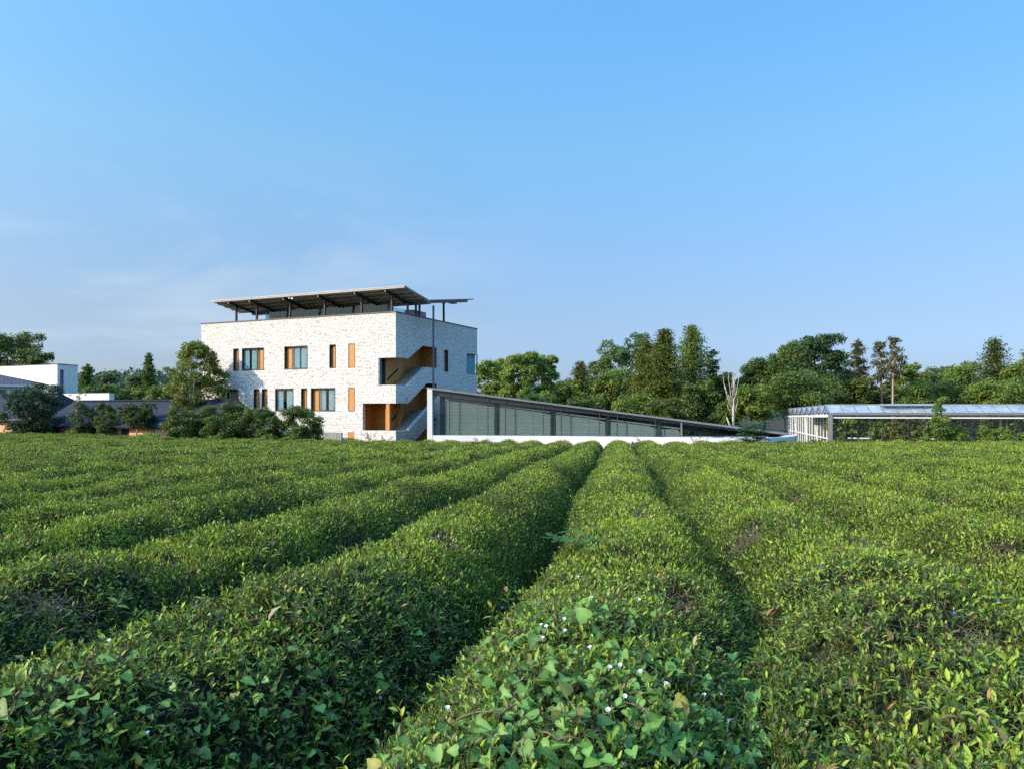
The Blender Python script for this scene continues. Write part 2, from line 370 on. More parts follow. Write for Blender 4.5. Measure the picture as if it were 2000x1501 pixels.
t.links.new(hs.outputs[0], v1.inputs[0]); t.links.new(gr.outputs[0], v1.inputs[1]); gf = N(t, 'ShaderNodeMath', operation='MULTIPLY_ADD'); gf.inputs[1].default_value = .14; gf.inputs[2].default_value = 1.0; gm = N(t, 'ShaderNodeMath', operation='MINIMUM'); gm.inputs[1].default_value = 0.0; t.links.new(sp.outputs[0], gm.inputs[0]); t.links.new(gm.outputs[0], gf.inputs[0]); gc = N(t, 'ShaderNodeCombineXYZ'); gc.inputs[0].default_value = 1; gc.inputs[2].default_value = 1; t.links.new(gf.outputs[0], gc.inputs[1]); gb = N(t, 'ShaderNodeMath', operation='MULTIPLY_ADD'); gb.inputs[1].default_value = .28; gb.inputs[2].default_value = 1.0; t.links.new(gm.outputs[0], gb.inputs[0]); t.links.new(gb.outputs[0], gc.inputs[2]); v3 = N(t, 'ShaderNodeVectorMath', operation='MULTIPLY'); t.links.new(v1.outputs[0], v3.inputs[0]); t.links.new(gc.outputs[0], v3.inputs[1]); t.links.new(v3.outputs[0], v2.inputs[0]); t.links.new(side.outputs[0], v2.inputs['Scale']); t.links.new(v2.outputs[0], mix.inputs[6]); t.links.new(mix.outputs[2], bg.inputs[0])
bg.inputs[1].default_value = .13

sun = bpy.data.lights.new('sun', 'SUN'); sun.energy = 3.45; sun.angle = rad(.5); sun.color = (1.0, .88, .70)
so = bpy.data.objects.new('sun', sun); C.objects.link(so)
h = math.hypot(SX, SY); sdir = Vector((SX / h * math.cos(SUN_EL), SY / h * math.cos(SUN_EL), math.sin(SUN_EL)))
so.rotation_euler = sdir.to_track_quat('Z', 'Y').to_euler(); so.location = sdir * 100

cam = bpy.data.cameras.new('camera'); co = bpy.data.objects.new('camera', cam); C.objects.link(co)
co.location = (0, 0, EYE); co.rotation_euler = (rad(90), 0, 0)
cam.sensor_width = 36; cam.lens = 36 * F / 2000; cam.shift_y = (HY - 750.5) / 2000; cam.clip_start = .05; cam.clip_end = 5000
sc.camera = co
sc.view_settings.view_transform = 'Standard'; sc.view_settings.look = 'None'; sc.view_settings.exposure = .85; sc.view_settings.gamma = 1
sc.cycles.max_bounces = 7; sc.cycles.transparent_max_bounces = 16; sc.cycles.diffuse_bounces = 3; sc.cycles.caustics_reflective = False; sc.cycles.caustics_refractive = False
sc.cycles.use_denoising = False

# ------------------------------------------------------------------ terrain
def zg(x, y):
    x = np.asarray(x, float); y = np.asarray(y, float)
    yy = 52 - np.logaddexp(0, (52 - y) / 2.5) * 2.5
    return -.022 * np.clip(yy, -20, 60) + .006 * np.clip(-x - 10, 0, 35) * np.clip(y / 40, 0, 1)

def ground():
    ax = np.unique(np.concatenate([np.linspace(-60, 60, 121), np.linspace(-1500, 1500, 41)]))
    ay = np.unique(np.concatenate([np.linspace(-10, 90, 101), np.linspace(-300, 1800, 36)]))
    X, Y = np.meshgrid(ax, ay); Z = zg(X, Y)
    V = np.stack([X, Y, Z], -1).reshape(-1, 3); nx = len(ax); j, i = np.meshgrid(np.arange(len(ay) - 1), np.arange(nx - 1), indexing='ij')
    b = (j * nx + i).ravel(); Q = np.stack([b, b + 1, b + nx + 1, b + nx], 1)
    tag(np_obj('ground', [(V, Q, None)], M['soil'], smooth=True), kind='structure')
ground()

# ------------------------------------------------------------------ tea hedges
PHI = math.atan(205 / 1500); CP, SP_ = math.cos(PHI), math.sin(PHI); PITCH, Q0 = 1.8, .075
ENDR = np.array([-1.2, -.8, -.667, -.4, -.1, .16, .667, 1.2]); ENDD = np.array([74, 71, 68, 57.5, 53, 51.5, 51, 51])
def half_w(k, t=0, u=0):
    k = np.asarray(k, float); w0 = np.where((k >= 1) | ((k == 0) & (u > 0)), .95, np.where(k < 0, .815, .85)); ragged = np.where((k > 1) | ((k == 1) | ((k == 0) & (u > 0))), .12, .05)
    return w0 + ragged * (vnoise(np.asarray(t) * .9 + k * 13.7, np.sign(u) * 2.0 + k, 12) - .45)
def bend(t): return -.52 * np.clip((6.5 - t) / 4.5, 0, 1.4) ** 1.3      # the rows curve near the path
def row_q(k, t): return Q0 + PITCH * k + bend(t) + .07 * np.sin(t * .31 + k * 1.7) + .05 * np.sin(t * .83 + k * 2.9)
def xy(q, t): return q * CP + t * SP_, -q * SP_ + t * CP
def hedge_h(k, t, u):
    """height of the clipped surface above the ground at cross position u (-1..1)"""
    H = .80 + .09 * (vnoise(t * .45, k * 7.3 + 50, 1) - .5) + .15 * (vnoise(t * 1.6, u * 1.5 + k * 3.1, 2) - .5) + .09 * (vnoise(t * 4.5, u * 4 + k * 5.1, 3) - .5)
    au = np.clip(np.abs(u), 0, 1); k = np.asarray(k, float)
    prof = np.where(k < 0, (1 - au ** 2.15) ** .64, (1 - au ** 2.35) ** .6)
    # towards the right the rows have grown into each other; only the first furrow stays open in places
    f0 = np.interp(t, [0, 2, 3.2, 4.2, 5.0, 6.6, 7.6, 9, 12, 20, 50], [.62, .68, .74, .66, .08, .08, .60, .62, .55, .40, .35])
    fl = np.where((k == 0) & (u > 0) | (k == 1) & (u < 0), f0, np.where((k > 1) | (k == 1), .72 - .35 * vnoise(t * .7, k * 3.3 + np.sign(u), 15), 0))
    return H * np.maximum(prof, fl)
# worn hollows where bare twigs show: (px, py, radius across, radius along)
def surf_z(x, y):
    q = x * CP - y * SP_; t = x * SP_ + y * CP
    k = np.round((q - bend(t) - Q0) / PITCH); u = (q - row_q(k, t)); u = u / half_w(k, t, u)
    return zg(x, y) + np.where(np.abs(u) < 1, hedge_h(k, t, u), 0)
def hit(px, py):
    D = np.geomspace(1.4, 75, 1600); x = (px - CX) / F * D; z = EYE + (HY - py) / F * D
    i = np.argmax(z < surf_z(x, D)); return Vector((x[i], D[i], z[i]))
HOLES = []
for px, py, ra, rl in ((1452, 1045, .2, .5), (1545, 985, .26, .45), (1700, 1050, .30, .32), (1830, 990, .28, .4), (1905, 1235, .18, .22), (1640, 1150, .10, .12), (1950, 1080, .22, .3), (1250, 1000, .12, .3), (95, 1165, .2, .26),
                       (300, 1100, .22, .3), (870, 1040, .14, .3), (690, 1080, .16, .25), (1420, 1310, .12, .3), (640, 960, .12, .4), (1600, 1290, .12, .14), (1330, 1170, .14, .2)):
    p = hit(px, py); HOLES.append((p.x, p.y, ra, rl))
def bare(x, y):
    b = np.zeros(len(x))
    for hx, hy, ra, rl in HOLES:
        dq = (x - hx) * CP - (y - hy) * SP_; dt = (x - hx) * SP_ + (y - hy) * CP
        b = np.maximum(b, np.exp(-((dq / ra) ** 2 + (dt / rl) ** 2) * 1.2))
    return b * np.clip(.15 + 1.7 * vnoise(np.asarray(x) * 7, np.asarray(y) * 7, 21), 0, 1.25)

YOUNG, MID, MATURE, DRY = np.array([.218, .300, .032]), np.array([.130, .198, .024]), np.array([.052, .092, .014]), np.array([.22, .125, .05])
def tea_cols(rng, n, young):
    """young: 0..1 chance of fresh growth"""
    r = rng.random(n); m = rng.random((n, 1))
    c = np.where((r < young)[:, None], YOUNG * (.75 + .5 * m) , np.where((r < young + .42 * (1 - young) * (.35 + young))[:, None], MID * (.7 + .6 * m), MATURE * (.7 + .7 * m)))
    c = np.where((rng.random(n) < .04 + .08 * (1 - young))[:, None], np.array([.15, .125, .05]) * (.5 + .8 * m), c)
    c = np.where((rng.random(n) < .014)[:, None], DRY * (.6 + .8 * m), c)
    return c * (1 + .12 * rng.normal(size=(n, 3)) * np.array([1, .4, .5])).clip(.6, 1.5)

ARCU = np.sin(np.linspace(-1, 1, 201) * math.pi / 2)
_h = .8 * (1 - np.abs(ARCU) ** 2.35) ** .6
ARCL = np.concatenate([[0], np.cumsum(np.hypot(np.diff(ARCU) * .8, np.diff(_h)))])

def surf_pts(rng, k, y0, y1, dens, tend):
    """random points on a hedge row's surface, inside the view (with a margin)"""
    t0 = max(y0 / CP + Q0 * 0 - 8, -3); 
    # t for y: y = -q sin + t cos
    qk = Q0 + PITCH * k; ta = (y0 + qk * SP_) / CP; tb = min((y1 + qk * SP_) / CP, tend)
    if tb <= ta: return None
    n = rng.poisson(dens * ARCL[-1] * (tb - ta))
    if n == 0: return None
    t = rng.uniform(ta, tb, n); u = np.interp(rng.random(n) * ARCL[-1], ARCL, ARCU)
    hw = half_w(k, t, u); q = row_q(k, t) + u * hw
    x, y = xy(q, t); r = x / np.maximum(y, .3)
    keep = (np.abs(r) < .667 + .12 + 1.5 / np.maximum(y, 1)) & (y > .9)
    t, u, x, y, hw = t[keep], u[keep], x[keep], y[keep], hw[keep]
    if len(t) == 0: return None
    e = 1e-2; z = hedge_h(k, t, u)
    dzu = (hedge_h(k, t, np.clip(u + e, -1, 1)) - hedge_h(k, t, np.clip(u - e, -1, 1))) / (2 * e * hw)
    dzu = np.clip(dzu, -6, 6); nq = -dzu / np.sqrt(1 + dzu ** 2); nz = 1 / np.sqrt(1 + dzu ** 2)
    nrm = np.stack([nq * CP, -nq * SP_, nz], 1)
    endf = np.clip((tend - t) / .45, 0, 1); z = z * np.sqrt(1 - (1 - endf) ** 2)
    P = np.stack([x, y, zg(x, y) + z], 1)
    view = unit(np.array([0, 0, EYE]) - P); facing = (view * nrm).sum(1)
    ok = (facing > -.12) | (rng.random(len(t)) < .22)
    ok &= rng.random(len(t)) > np.clip(bare(x, y) * 1.5, 0, .92)
    ok &= (z > .07)
    return P[ok], nrm[ok], u[ok], t[ok]

def row_end(k):
    t = np.arange(-4, 110, .25); x, y = xy(Q0 + PITCH * k, t); r = x / np.maximum(y, .5)
    i = np.argmax(y > np.interp(r, ENDR, ENDD)); return t[i] - .2 + .25 * math.sin(k * 2.3)

ORD = ['', 'first', 'second', 'third', 'fourth', 'fifth', 'sixth', 'seventh', 'eighth', 'ninth', 'tenth', 'eleventh', 'twelfth', 'thirteenth', 'fourteenth', 'fifteenth', 'sixteenth',
       'seventeenth', 'eighteenth', 'nineteenth', 'twentieth'] + ['twenty-' + s for s in ('first', 'second', 'third', 'fourth', 'fifth', 'sixth', 'seventh', 'eighth', 'ninth')] + ['thirtieth'] + ['thirty-' + s for s in ('first', 'second', 'third', 'fourth', 'fifth', 'sixth', 'seventh', 'eighth', 'ninth')]
UP = np.array([0, 0, 1.0])

def tea_row(k):
    rng = np.random.default_rng(1000 + k); tend = row_end(k)
    root = empty('tea_hedge', (*xy(Q0 + PITCH * k, 0), float(zg(*xy(Q0 + PITCH * k, 0)))), -math.degrees(PHI))
    org = np.array(root.location)
    # --- inner branch mass
    ts = [-2.5]
    while ts[-1] < tend - .1: ts.append(ts[-1] + float(np.clip(abs(ts[-1]) * .022, .09, 1.2)))
    ts[-1] = tend - .06; ts = np.array(ts); us = np.sin(np.linspace(-1, 1, 19) * math.pi / 2)
    T, U = np.meshgrid(ts, us, indexing='ij'); hw = half_w(k, T, U)
    q = row_q(k, T) + U * (hw - .06); x, y = xy(q, T)
    e = np.clip((tend - T) / .45, 0.02, 1); hh = (hedge_h(k, T, U * .985) - .05) * np.sqrt(1 - (1 - e) ** 2)
    b = bare(x.ravel(), y.ravel()).reshape(x.shape)
    hh = np.maximum(hh - .38 * b + .05 * (vnoise(T * 6, U * 6 + k, 4) - .5), -.02)
    z = zg(x, y) + hh
    V = np.stack([x, y, z], -1).reshape(-1, 3); m = len(us)
    j, i = np.meshgrid(np.arange(len(ts) - 1), np.arange(m - 1), indexing='ij'); bb = (j * m + i).ravel()
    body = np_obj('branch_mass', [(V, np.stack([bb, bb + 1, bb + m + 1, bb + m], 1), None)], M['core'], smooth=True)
    # --- foliage
    parts = []; tw = []
    def patchy(P): return np.clip(.52 + .9 * (vnoise(P[:, 0] * .8, P[:, 1] * .8, 7) - .5) + .9 * (vnoise(P[:, 0] * 6, P[:, 1] * 6, 8) - .5), .05, .97)
    # foreground: whole shoots
    s = surf_pts(rng, k, .9, 5.5, 800, tend)
    if s:
        P, nr, u, t = s; n = len(P)
        P = P + nr * (.02 * rng.normal(size=(n, 1)) - .015)
        ax = unit(nr * .55 + UP * .75 + .38 * rng.normal(size=(n, 3))); sl = rng.uniform(.03, .085, n) * (1 + .6 * (rng.random(n) < .12))
        side = unit(np.cross(ax, np.array([.3, .5, .2]))); side2 = np.cross(ax, side); ph = rng.uniform(0, 6.28, n)
        big = np.exp(.22 * rng.normal(size=n)); y0 = patchy(P) * np.clip(1.35 - 1.25 * np.abs(u), .06, 1)
        tw.append(sticks(P - ax * .05, P + ax * sl[:, None], np.full(n, .0017), np.full(n, .001), np.tile([.12, .13, .04], (n, 1)) * (.7 + .6 * rng.random((n, 1)))))
        for j in range(5):
            f = j / 4.0; a = ph + j * 2.4
            rd = side * np.cos(a)[:, None] + side2 * np.sin(a)[:, None]
            el = (1.15 - .75 * f) + .25 * rng.normal(size=n)          # opening from the stem: lower leaves lie flatter
            d = ax * np.cos(el)[:, None] + rd * np.sin(el)[:, None]
            nn = unit(ax * np.sin(el)[:, None] - rd * np.cos(el)[:, None])
            L = (.045 - .020 * f) * big * rng.uniform(.75, 1.3, n)
            keep = rng.random(n) < .9
            col = tea_cols(rng, n, np.clip(y0 * (.25 + .9 * f), 0, 1))
            add_full(parts, rng, (P + ax * (sl * (f * 1.0 - .1))[:, None])[keep], d[keep], nn[keep], L[keep], (L * rng.uniform(.30, .44, n))[keep], col[keep], bend=.22)
        # stray old stubs
        s2 = surf_pts(rng, k, .9, 5.5, 90, tend)
        if s2:
            P, nr, u, t = s2; n = len(P); d = unit(nr + .6 * rng.normal(size=(n, 3)) + UP * .3)
            tw.append(sticks(P - d * .06, P + d * rng.uniform(.0, .06, (n, 1)), np.full(n, .0028), np.full(n, .0016), np.tile([.24, .19, .145], (n, 1)) * (.6 + .7 * rng.random((n, 1)))))
        # rank unclipped shoots with large leaves
        s3 = surf_pts(rng, k, 1.5, 5.5, 7, tend)
    else: s3 = None
    s4 = surf_pts(rng, k, 5.5, 14, 5, tend); s5 = surf_pts(rng, k, 14, 30, 1.6, tend)
    for s3 in (s3, s4, s5):
        if not s3: continue
        P, nr, u, t = s3; n = len(P); ax = unit(UP + .5 * nr + .18 * rng.normal(size=(n, 3))); sl = .05 + .20 * rng.random(n) ** 2.2; ph = rng.uniform(0, 6.28, n)
        side = unit(np.cross(ax, np.array([.3, .5, .2]))); side2 = np.cross(ax, side)
        tw.append(sticks(P - ax * .08, P + ax * sl[:, None], np.full(n, .003), np.full(n, .0015), np.tile([.15, .12, .05], (n, 1))))
        for j in range(8):
            f = j / 7.0; a = ph + j * 2.4; rd = side * np.cos(a)[:, None] + side2 * np.sin(a)[:, None]
            el = (1.2 - .7 * f) + .2 * rng.normal(size=n)
            d = ax * np.cos(el)[:, None] + rd * np.sin(el)[:, None]; nn = ax * np.sin(el)[:, None] - rd * np.cos(el)[:, None]
            L = (.085 - .05 * f) * rng.uniform(.8, 1.2, n) * (.55 + 2.4 * sl).clip(.5, 1.15)
            add_full(parts, rng, P + ax * (sl * (.1 + .9 * f))[:, None], d, nn, L, L * .4, tea_cols(rng, n, np.full(n, .25 + .5 * f)), bend=.3)
    # middle distance and far: single folded leaves
    for y0_, y1_, dens, Lm, jit in ((5.5, 9, 4300, .035, .030), (9, 15, 3100, .037, .034), (15, 26, 1350, .047, .036), (26, 80, 380, .068, .040)):
        s = surf_pts(rng, k, y0_, y1_, dens, tend)
        if not s: continue
        P, nr, u, t = s; n = len(P); P = P + nr * (jit * rng.normal(size=(n, 1)) - .012)
        d = unit(nr * .40 + UP * .8 + .55 * rng.normal(size=(n, 3))); nn = rdir(rng, n) + nr * .4
        L = Lm * rng.uniform(.65, 1.45, n); col = tea_cols(rng, n, patchy(P) * np.clip(1.4 - 1.35 * np.abs(u), .05, 1))
        parts.append(fold_leaves(rng, P, d, nn, L, L * rng.uniform(.30, .46, n), col))
        if y1_ <= 15:
            s = surf_pts(rng, k, y0_, y1_, 70, tend)
            if s:
                P, nr, u, t = s; n = len(P); d = unit(nr + .6 * rng.normal(size=(n, 3)) + UP * .3)
                tw.append(sticks(P - d * .06, P + d * rng.uniform(.0, .07, (n, 1)), np.full(n, .003), np.full(n, .002), np.tile([.24, .19, .145], (n, 1)) * (.6 + .7 * rng.random((n, 1)))))
    # bare twigs in the hollows
    for hx, hy, ra, rl in HOLES:
        hq = hx * CP - hy * SP_; ht = hx * SP_ + hy * CP
        if round((hq - float(bend(ht)) - Q0) / PITCH) != k: continue
        n = int(1300 * ra * rl * 3); dq = rng.normal(size=n) * ra * .6; dt = rng.normal(size=n) * rl * .6
        x, y = xy(hq + dq, ht + dt); zt = surf_z(x, y) - .03 - .10 * rng.random(n)
        P = np.stack([x, y, np.maximum(zt, zg(x, y) + .05)], 1); d = unit(rng.normal(size=(n, 3)) * np.array([.8, .8, .35]) + UP * .45)
        l = rng.uniform(.06, .2, (n, 1)); c = np.tile([.30, .235, .16], (n, 1)) * (.35 + .9 * rng.random((n, 1)))
        tw.append(sticks(P - d * l * .6, P + d * l * .5, rng.uniform(.002, .0045, n), np.full(n, .0012), c))
    if not parts:
        bpy.data.objects.remove(body); bpy.data.objects.remove(root); return
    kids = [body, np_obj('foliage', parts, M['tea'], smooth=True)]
    tw = [q for q in tw if len(q[0])]
    if tw: kids.append(tag(np_obj('twig_layer', tw, M['petal']), kind='stuff'))
    inv = Matrix.LocRotScale(root.location, root.rotation_euler, None).inverted()
    for c in kids:
        c.data.transform(inv); c.parent = root
    if k == 0: lab = 'clipped tea hedge row in the middle, overgrown by the heart-leaved vine near the camera'
    elif k < 0: lab = f'clipped tea hedge row, {ORD[-k]} to the left of the vine-covered middle row'
    else: lab = f'clipped tea hedge row, {ORD[k]} to the right of the vine-covered middle row'
    tag(root, lab, 'tea hedge', 'rows of clipped tea hedges')

for k in range(-34, 18): tea_row(k)

# ------------------------------------------------------------------ climbing vine, weeds and flowers on the hedges
HEART = np.array([(0, 0), (.22, -.10), (.44, -.02), (.50, .20), (.38, .52), (.18, .82), (0, 1.05)])   # half outline, base notch to tip
def heart_leaves(rng, P, D, Nn, S, col):
    n = len(P); D = unit(D); R = unit(np.cross(D, Nn)); Nn = unit(np.cross(R, D)); S = S[:, None]
    k = len(HEART); pts = []
    for x, y in HEART: pts.append((x, y))
    for x, y in HEART[1:-1]: pts.append((-x, y))
    pts.append((0, .45))                                            # midrib point
    pts = np.array(pts); m = len(pts); V = np.empty((n, m, 3))
    cup = rng.uniform(.1, .45, (n, 1)); curl = rng.uniform(.0, .3, (n, 1))
    for j, (x, y) in enumerate(pts):
        V[:, j] = P + R * S * x + D * S * y + Nn * S * (cup * abs(x) - curl * y * y + .05 * rng.normal(size=(n, 1)) * (j % 3 == 1))
    r = list(range(k)); l = [0] + [k + i for i in range(k - 2)] + [k - 1]; c = m - 1
    T = [(c, r[i], r[i + 1]) for i in range(k - 1)] + [(c, l[i + 1], l[i]) for i in range(k - 1)]
    i = np.arange(n)[:, None] * m
    return V.reshape(-1, 3), np.concatenate([i + np.array(q) for q in T]), np.repeat(col, m, 0) * np.tile(np.where(np.arange(m) == m - 1, 1.35, 1.0), n)[:, None]

def trumpet(p, axis, size, parent, col='petal'):
    ax = np.array(axis) / np.linalg.norm(axis); a = np.cross(ax, [.3, .9, .1]); a /= np.linalg.norm(a); b = np.cross(ax, a)
    prof = [(0, .06), (.35, .09), (.7, .17), (.92, .30), (1.0, .42)]; n = 12; V = []; Cc = []
    for h_, r_ in prof:
        for j in range(n):
            t = 2 * math.pi * j / n; rr = r_ * (1 + (.12 if j % 2 else -.05) * (h_ > .8))
            V.append(ax * h_ * size + (a * math.cos(t) + b * math.sin(t)) * rr * size); Cc.append((.74, .73, .76) if h_ > .5 else (.62, .62, .45))
    Fc = [(i * n + j, i * n + (j + 1) % n, (i + 1) * n + (j + 1) % n, (i + 1) * n + j) for i in range(len(prof) - 1) for j in range(n)]
    V.append(ax * .2 * size); Cc.append((.7, .6, .7)); T = np.array([(len(V) - 1, j, (j + 1) % n) for j in range(n)])
    V = np.array(V); Cc = np.array(Cc)
    o = np_obj('flower', [(V, np.concatenate([np.array(Fc)[:, [0, 1, 2]], np.array(Fc)[:, [0, 2, 3]], T]), Cc)], M['petal'], parent, smooth=True)
    return o

def vine(label, group, cells, flowers, tone, seed, stems):
    """cells: (px, py, spread px, spread py, leaves)"""
    rng = np.random.default_rng(seed); pts = []
    for px, py, sx, sy, n in cells:
        for _ in range(n):
            q = (px + rng.normal() * sx, py + rng.normal() * sy)
            if q[1] < 1000 or q[1] > 1590: continue
            p = hit(*q)
            if p.y < 8 and p.z > -.5: pts.append(p)
    P = np.array(pts); c0 = hit(*stems[0][0]); root = empty('flowering_vine', c0); o = np.array(c0)
    n = len(P); P = P + np.stack([.02 * rng.normal(size=n), .02 * rng.normal(size=n), rng.uniform(.025, .085, n)], 1)
    d = unit(np.stack([.25 * np.ones(n) + .8 * rng.normal(size=n), -.55 + .6 * rng.normal(size=n), -.25 + .3 * rng.normal(size=n)], 1))
    nn = unit(UP + .6 * rng.normal(size=(n, 3)) + np.array([-.15, -.35, 0])); S = rng.uniform(.025, .050, n) * np.exp(.22 * rng.normal(size=n))
    m = rng.random((n, 1)); col = np.array(tone) * (.65 + .6 * m); col = np.where(rng.random((n, 1)) < .05, np.array([.28, .27, .06]), col)
    heart = heart_leaves(rng, P, d, nn, S, col)
    pet = sticks(P, P - unit(d * .4 + UP) * rng.uniform(.04, .09, (n, 1)), np.full(n, .0012), np.full(n, .0015), np.tile([.16, .17, .06], (n, 1)))
    np_obj('foliage', [heart, pet], M['vine'], root, smooth=True, origin=o)
    for line in stems:
        mb = MB(); pp = []
        for i, q in enumerate(line):
            p = hit(*q) + Vector((0, 0, .05 + .015 * math.sin(i * 2.1))); pp.append(p - c0)
        fine = []
        for i in range(len(pp) - 1):
            for s_ in range(5): fine.append(pp[i].lerp(pp[i + 1], s_ / 5) + Vector((0, 0, .02 * math.sin(s_ / 5 * math.pi))))
        fine.append(pp[-1]); mb.tube(fine, [.003] * len(fine), 6); mb.build('stem', M['vinestem'], root, smooth=True)
    for q in flowers:
        p = hit(*q) + Vector((0, 0, .075)); f = trumpet(p, (rng.normal() * .3, -.35 + rng.normal() * .25, 1.3), .021, root); f.location = p - c0
    return tag(root, label, 'vine', group)

vine('heart-leaved green vine with many white trumpet flowers sprawling over the middle hedge row', None,
     [(1130, 1250, 110, 55, 60), (1060, 1340, 120, 55, 65), (1200, 1390, 120, 60, 80), (960, 1450, 120, 50, 75), (1150, 1490, 160, 45, 100), (1340, 1440, 90, 50, 70), (800, 1480, 60, 35, 20), (1420, 1400, 60, 50, 35), (1000, 1260, 70, 35, 30), (1210, 1210, 60, 25, 22), (1290, 1330, 80, 40, 40)],
     [(980, 1207), (984, 1224), (1058, 1258), (1069, 1260), (1102, 1269), (1060, 1284), (1154, 1307), (1189, 1348), (1212, 1343), (1252, 1356), (1156, 1201), (1246, 1201), (1128, 1151), (1297, 1381), (876, 1432), (745, 1393), (1190, 1438), (1218, 1406), (1378, 1399), (880, 1272), (1102, 1246), (1422, 1451), (1405, 1397)],
     (.115, .225, .045), 21, [((1040, 1470), (1090, 1485), (1150, 1482), (1180, 1470)), ((680, 1462), (700, 1425), (735, 1402), (762, 1396)), ((1200, 1400), (1290, 1440), (1380, 1425)), ((880, 1440), (980, 1430), (1040, 1400))])
vine('sparser heart-leaved vine with two small white flowers on the hedge left of the middle row', None,
     [(330, 1280, 120, 45, 26), (600, 1320, 55, 55, 26), (120, 1400, 120, 60, 60), (330, 1460, 160, 45, 55), (590, 1440, 80, 45, 28), (520, 1270, 60, 30, 10)],
     [(290, 1478), (215, 1290)], (.115, .21, .04), 22, [((290, 1440), (340, 1420), (370, 1395)), ((600, 1330), (640, 1372), (620, 1420))])

def pinnate(rng, parts, base, tips, leaflet, pairs, col):
    base = Vector(base)
    for tip in tips:
        tip = Vector(tip); mid = base.lerp(tip, .55) + Vector((0, 0, (tip - base).length * .16))
        P = np.array([base.lerp(mid, s).lerp(mid.lerp(tip, s), s) for s in np.linspace(.18, 1, pairs)]); T = unit(np.gradient(P, axis=0))
        S = unit(np.cross(T, UP)); n = len(P)
        parts.append(sticks(P[:-1], P[1:], np.full(n - 1, .0014), np.full(n - 1, .0013), np.tile([.13, .15, .05], (n - 1, 1))))
        f = np.sin(np.linspace(.25, 1, n) * math.pi * .93)[:, None] * .8 + .25
        for sg in (-1, 1):
            d = unit(S * sg + T * .35 + .12 * rng.normal(size=(n, 3)))
            L = leaflet * f[:, 0] * rng.uniform(.8, 1.2, n)
            parts.append(fold_leaves(rng, P, d, UP + .2 * rng.normal(size=(n, 3)), L, L * .3, np.tile(col, (n, 1)) * rng.uniform(.7, 1.3, (n, 1)), .1))

def feather_weed(px, py, label, nf, reach, seed):
    rng = np.random.default_rng(seed); b = hit(px, py); root = empty('feathery_weed', b); parts = []
    st = []
    for j in range(nf):
        a = rng.uniform(0, 6.28); bs = Vector((rng.normal() * .10, rng.normal() * .16, .05 + rng.random() * .12)); r = reach * rng.uniform(.6, 1.2)
        pinnate(rng, parts, bs, [bs + Vector((math.cos(a) * r, math.sin(a) * r * .9, rng.uniform(.0, .07)))], .050, 16, np.array([.06, .17, .03]))
        st.append(sticks(np.array([[0, 0, -.15]]), np.array([bs]), np.array([.003]), np.array([.0018]), np.array([[.12, .11, .05]])))
    np_obj('foliage', parts, M['vine'], root, smooth=True); np_obj('stem', st, M['petal'], root)
    tag(root, label, 'weed')
feather_weed(1130, 1085, 'feathery fern-like weed with fine dark green fronds growing out of the middle hedge', 22, .26, 31)

def blades(px, py, label, seed):
    rng = np.random.default_rng(seed); b = hit(px, py); root = empty('grass_tuft', b); V = []; T = []
    for j in range(7):
        a = rng.uniform(0, 6.28); L = rng.uniform(.16, .34); w_ = .007; d = np.array([math.cos(a), math.sin(a) * .6, 0]); s_ = np.array([-d[1], d[0], 0]); b0 = len(V)
        for i in range(6):
            f = i / 5; c = d * L * f * (.35 + .65 * f) + UP * L * (f - .55 * f * f); V += [c - s_ * w_ * (1 - f * .95), c + s_ * w_ * (1 - f * .95)]
        for i in range(5): q = b0 + 2 * i; T += [(q, q + 1, q + 3), (q, q + 3, q + 2)]
    V = np.array(V); np_obj('blade', [(V, np.array(T), np.tile([.10, .20, .06], (len(V), 1)))], M['vine'], root)
    tag(root, label, 'grass tuft')
blades(715, 1140, 'long narrow grass blades standing out of the hedge left of the middle row', 5)

# blue dayflowers
for i, (px, py, lab) in enumerate(((1862, 1217, 'largest bright blue dayflower on the right-hand hedge, near its bare twigs'), (1948, 1191, 'bright blue dayflower nearest the right edge of the photo'),
                                   (1924, 1200, 'small pale blue dayflower between two brighter ones on the right hedge'), (1606, 1122, 'blue dayflower farther up the right hedge, facing up'), (1570, 1146, 'faint blue dayflower just left of another, beside the furrow'))):
    p = hit(px, py) + Vector((0, 0, .05)); root = empty('dayflower', p); pv = []; rng = np.random.default_rng(60 + i)
    for a in (-.7, .7):
        d = np.array([[math.sin(a), -.25, math.cos(a)]]); pv.append(fold_leaves(rng, np.zeros((1, 3)), d, np.array([[0, -1, .3]]), np.array([.015]), np.array([.015]), np.array([[.10, .20, .60]]), .05))
    np_obj('petal', pv, M['petal'], root)
    np_obj('stem', [sticks(np.array([[0, .01, -.08]]), np.zeros((1, 3)), np.array([.0015]), np.array([.001]), np.array([[.08, .16, .04]]))], M['petal'], root)
    tag(root, lab, 'flower', 'blue dayflowers on the right hedge')

# dead leaves caught on the hedges
def dead_leaf(px, py, L, col, lab, ang, up=.07):
    p = hit(px, py) + Vector((0, 0, up)); rng = np.random.default_rng(int(px)); parts = []
    add_full(parts, rng, np.zeros((1, 3)), np.array([[math.cos(ang), -.25, math.sin(ang)]]), np.array([[-math.sin(ang) * .5, -.5, .8]]), np.array([L]), np.array([L * .36]), np.array([col]), bend=.35, fold=.25)
    o = np_obj('dead_leaf', parts, M['petal'], smooth=True); o.location = p; tag(o, lab, 'leaf', 'withered leaves caught on the hedges')
dead_leaf(1436, 1142, .105, (.40, .36, .17), 'long withered yellow leaf arching over the furrow right of the middle row', .35, .10)
dead_leaf(1497, 1222, .06, (.33, .13, .09), 'reddish dead leaf hanging at the edge of the right-hand furrow', 1.3)
dead_leaf(783, 1207, .045, (.55, .27, .16), 'small salmon-coloured dead leaf left of the middle furrow', .9)
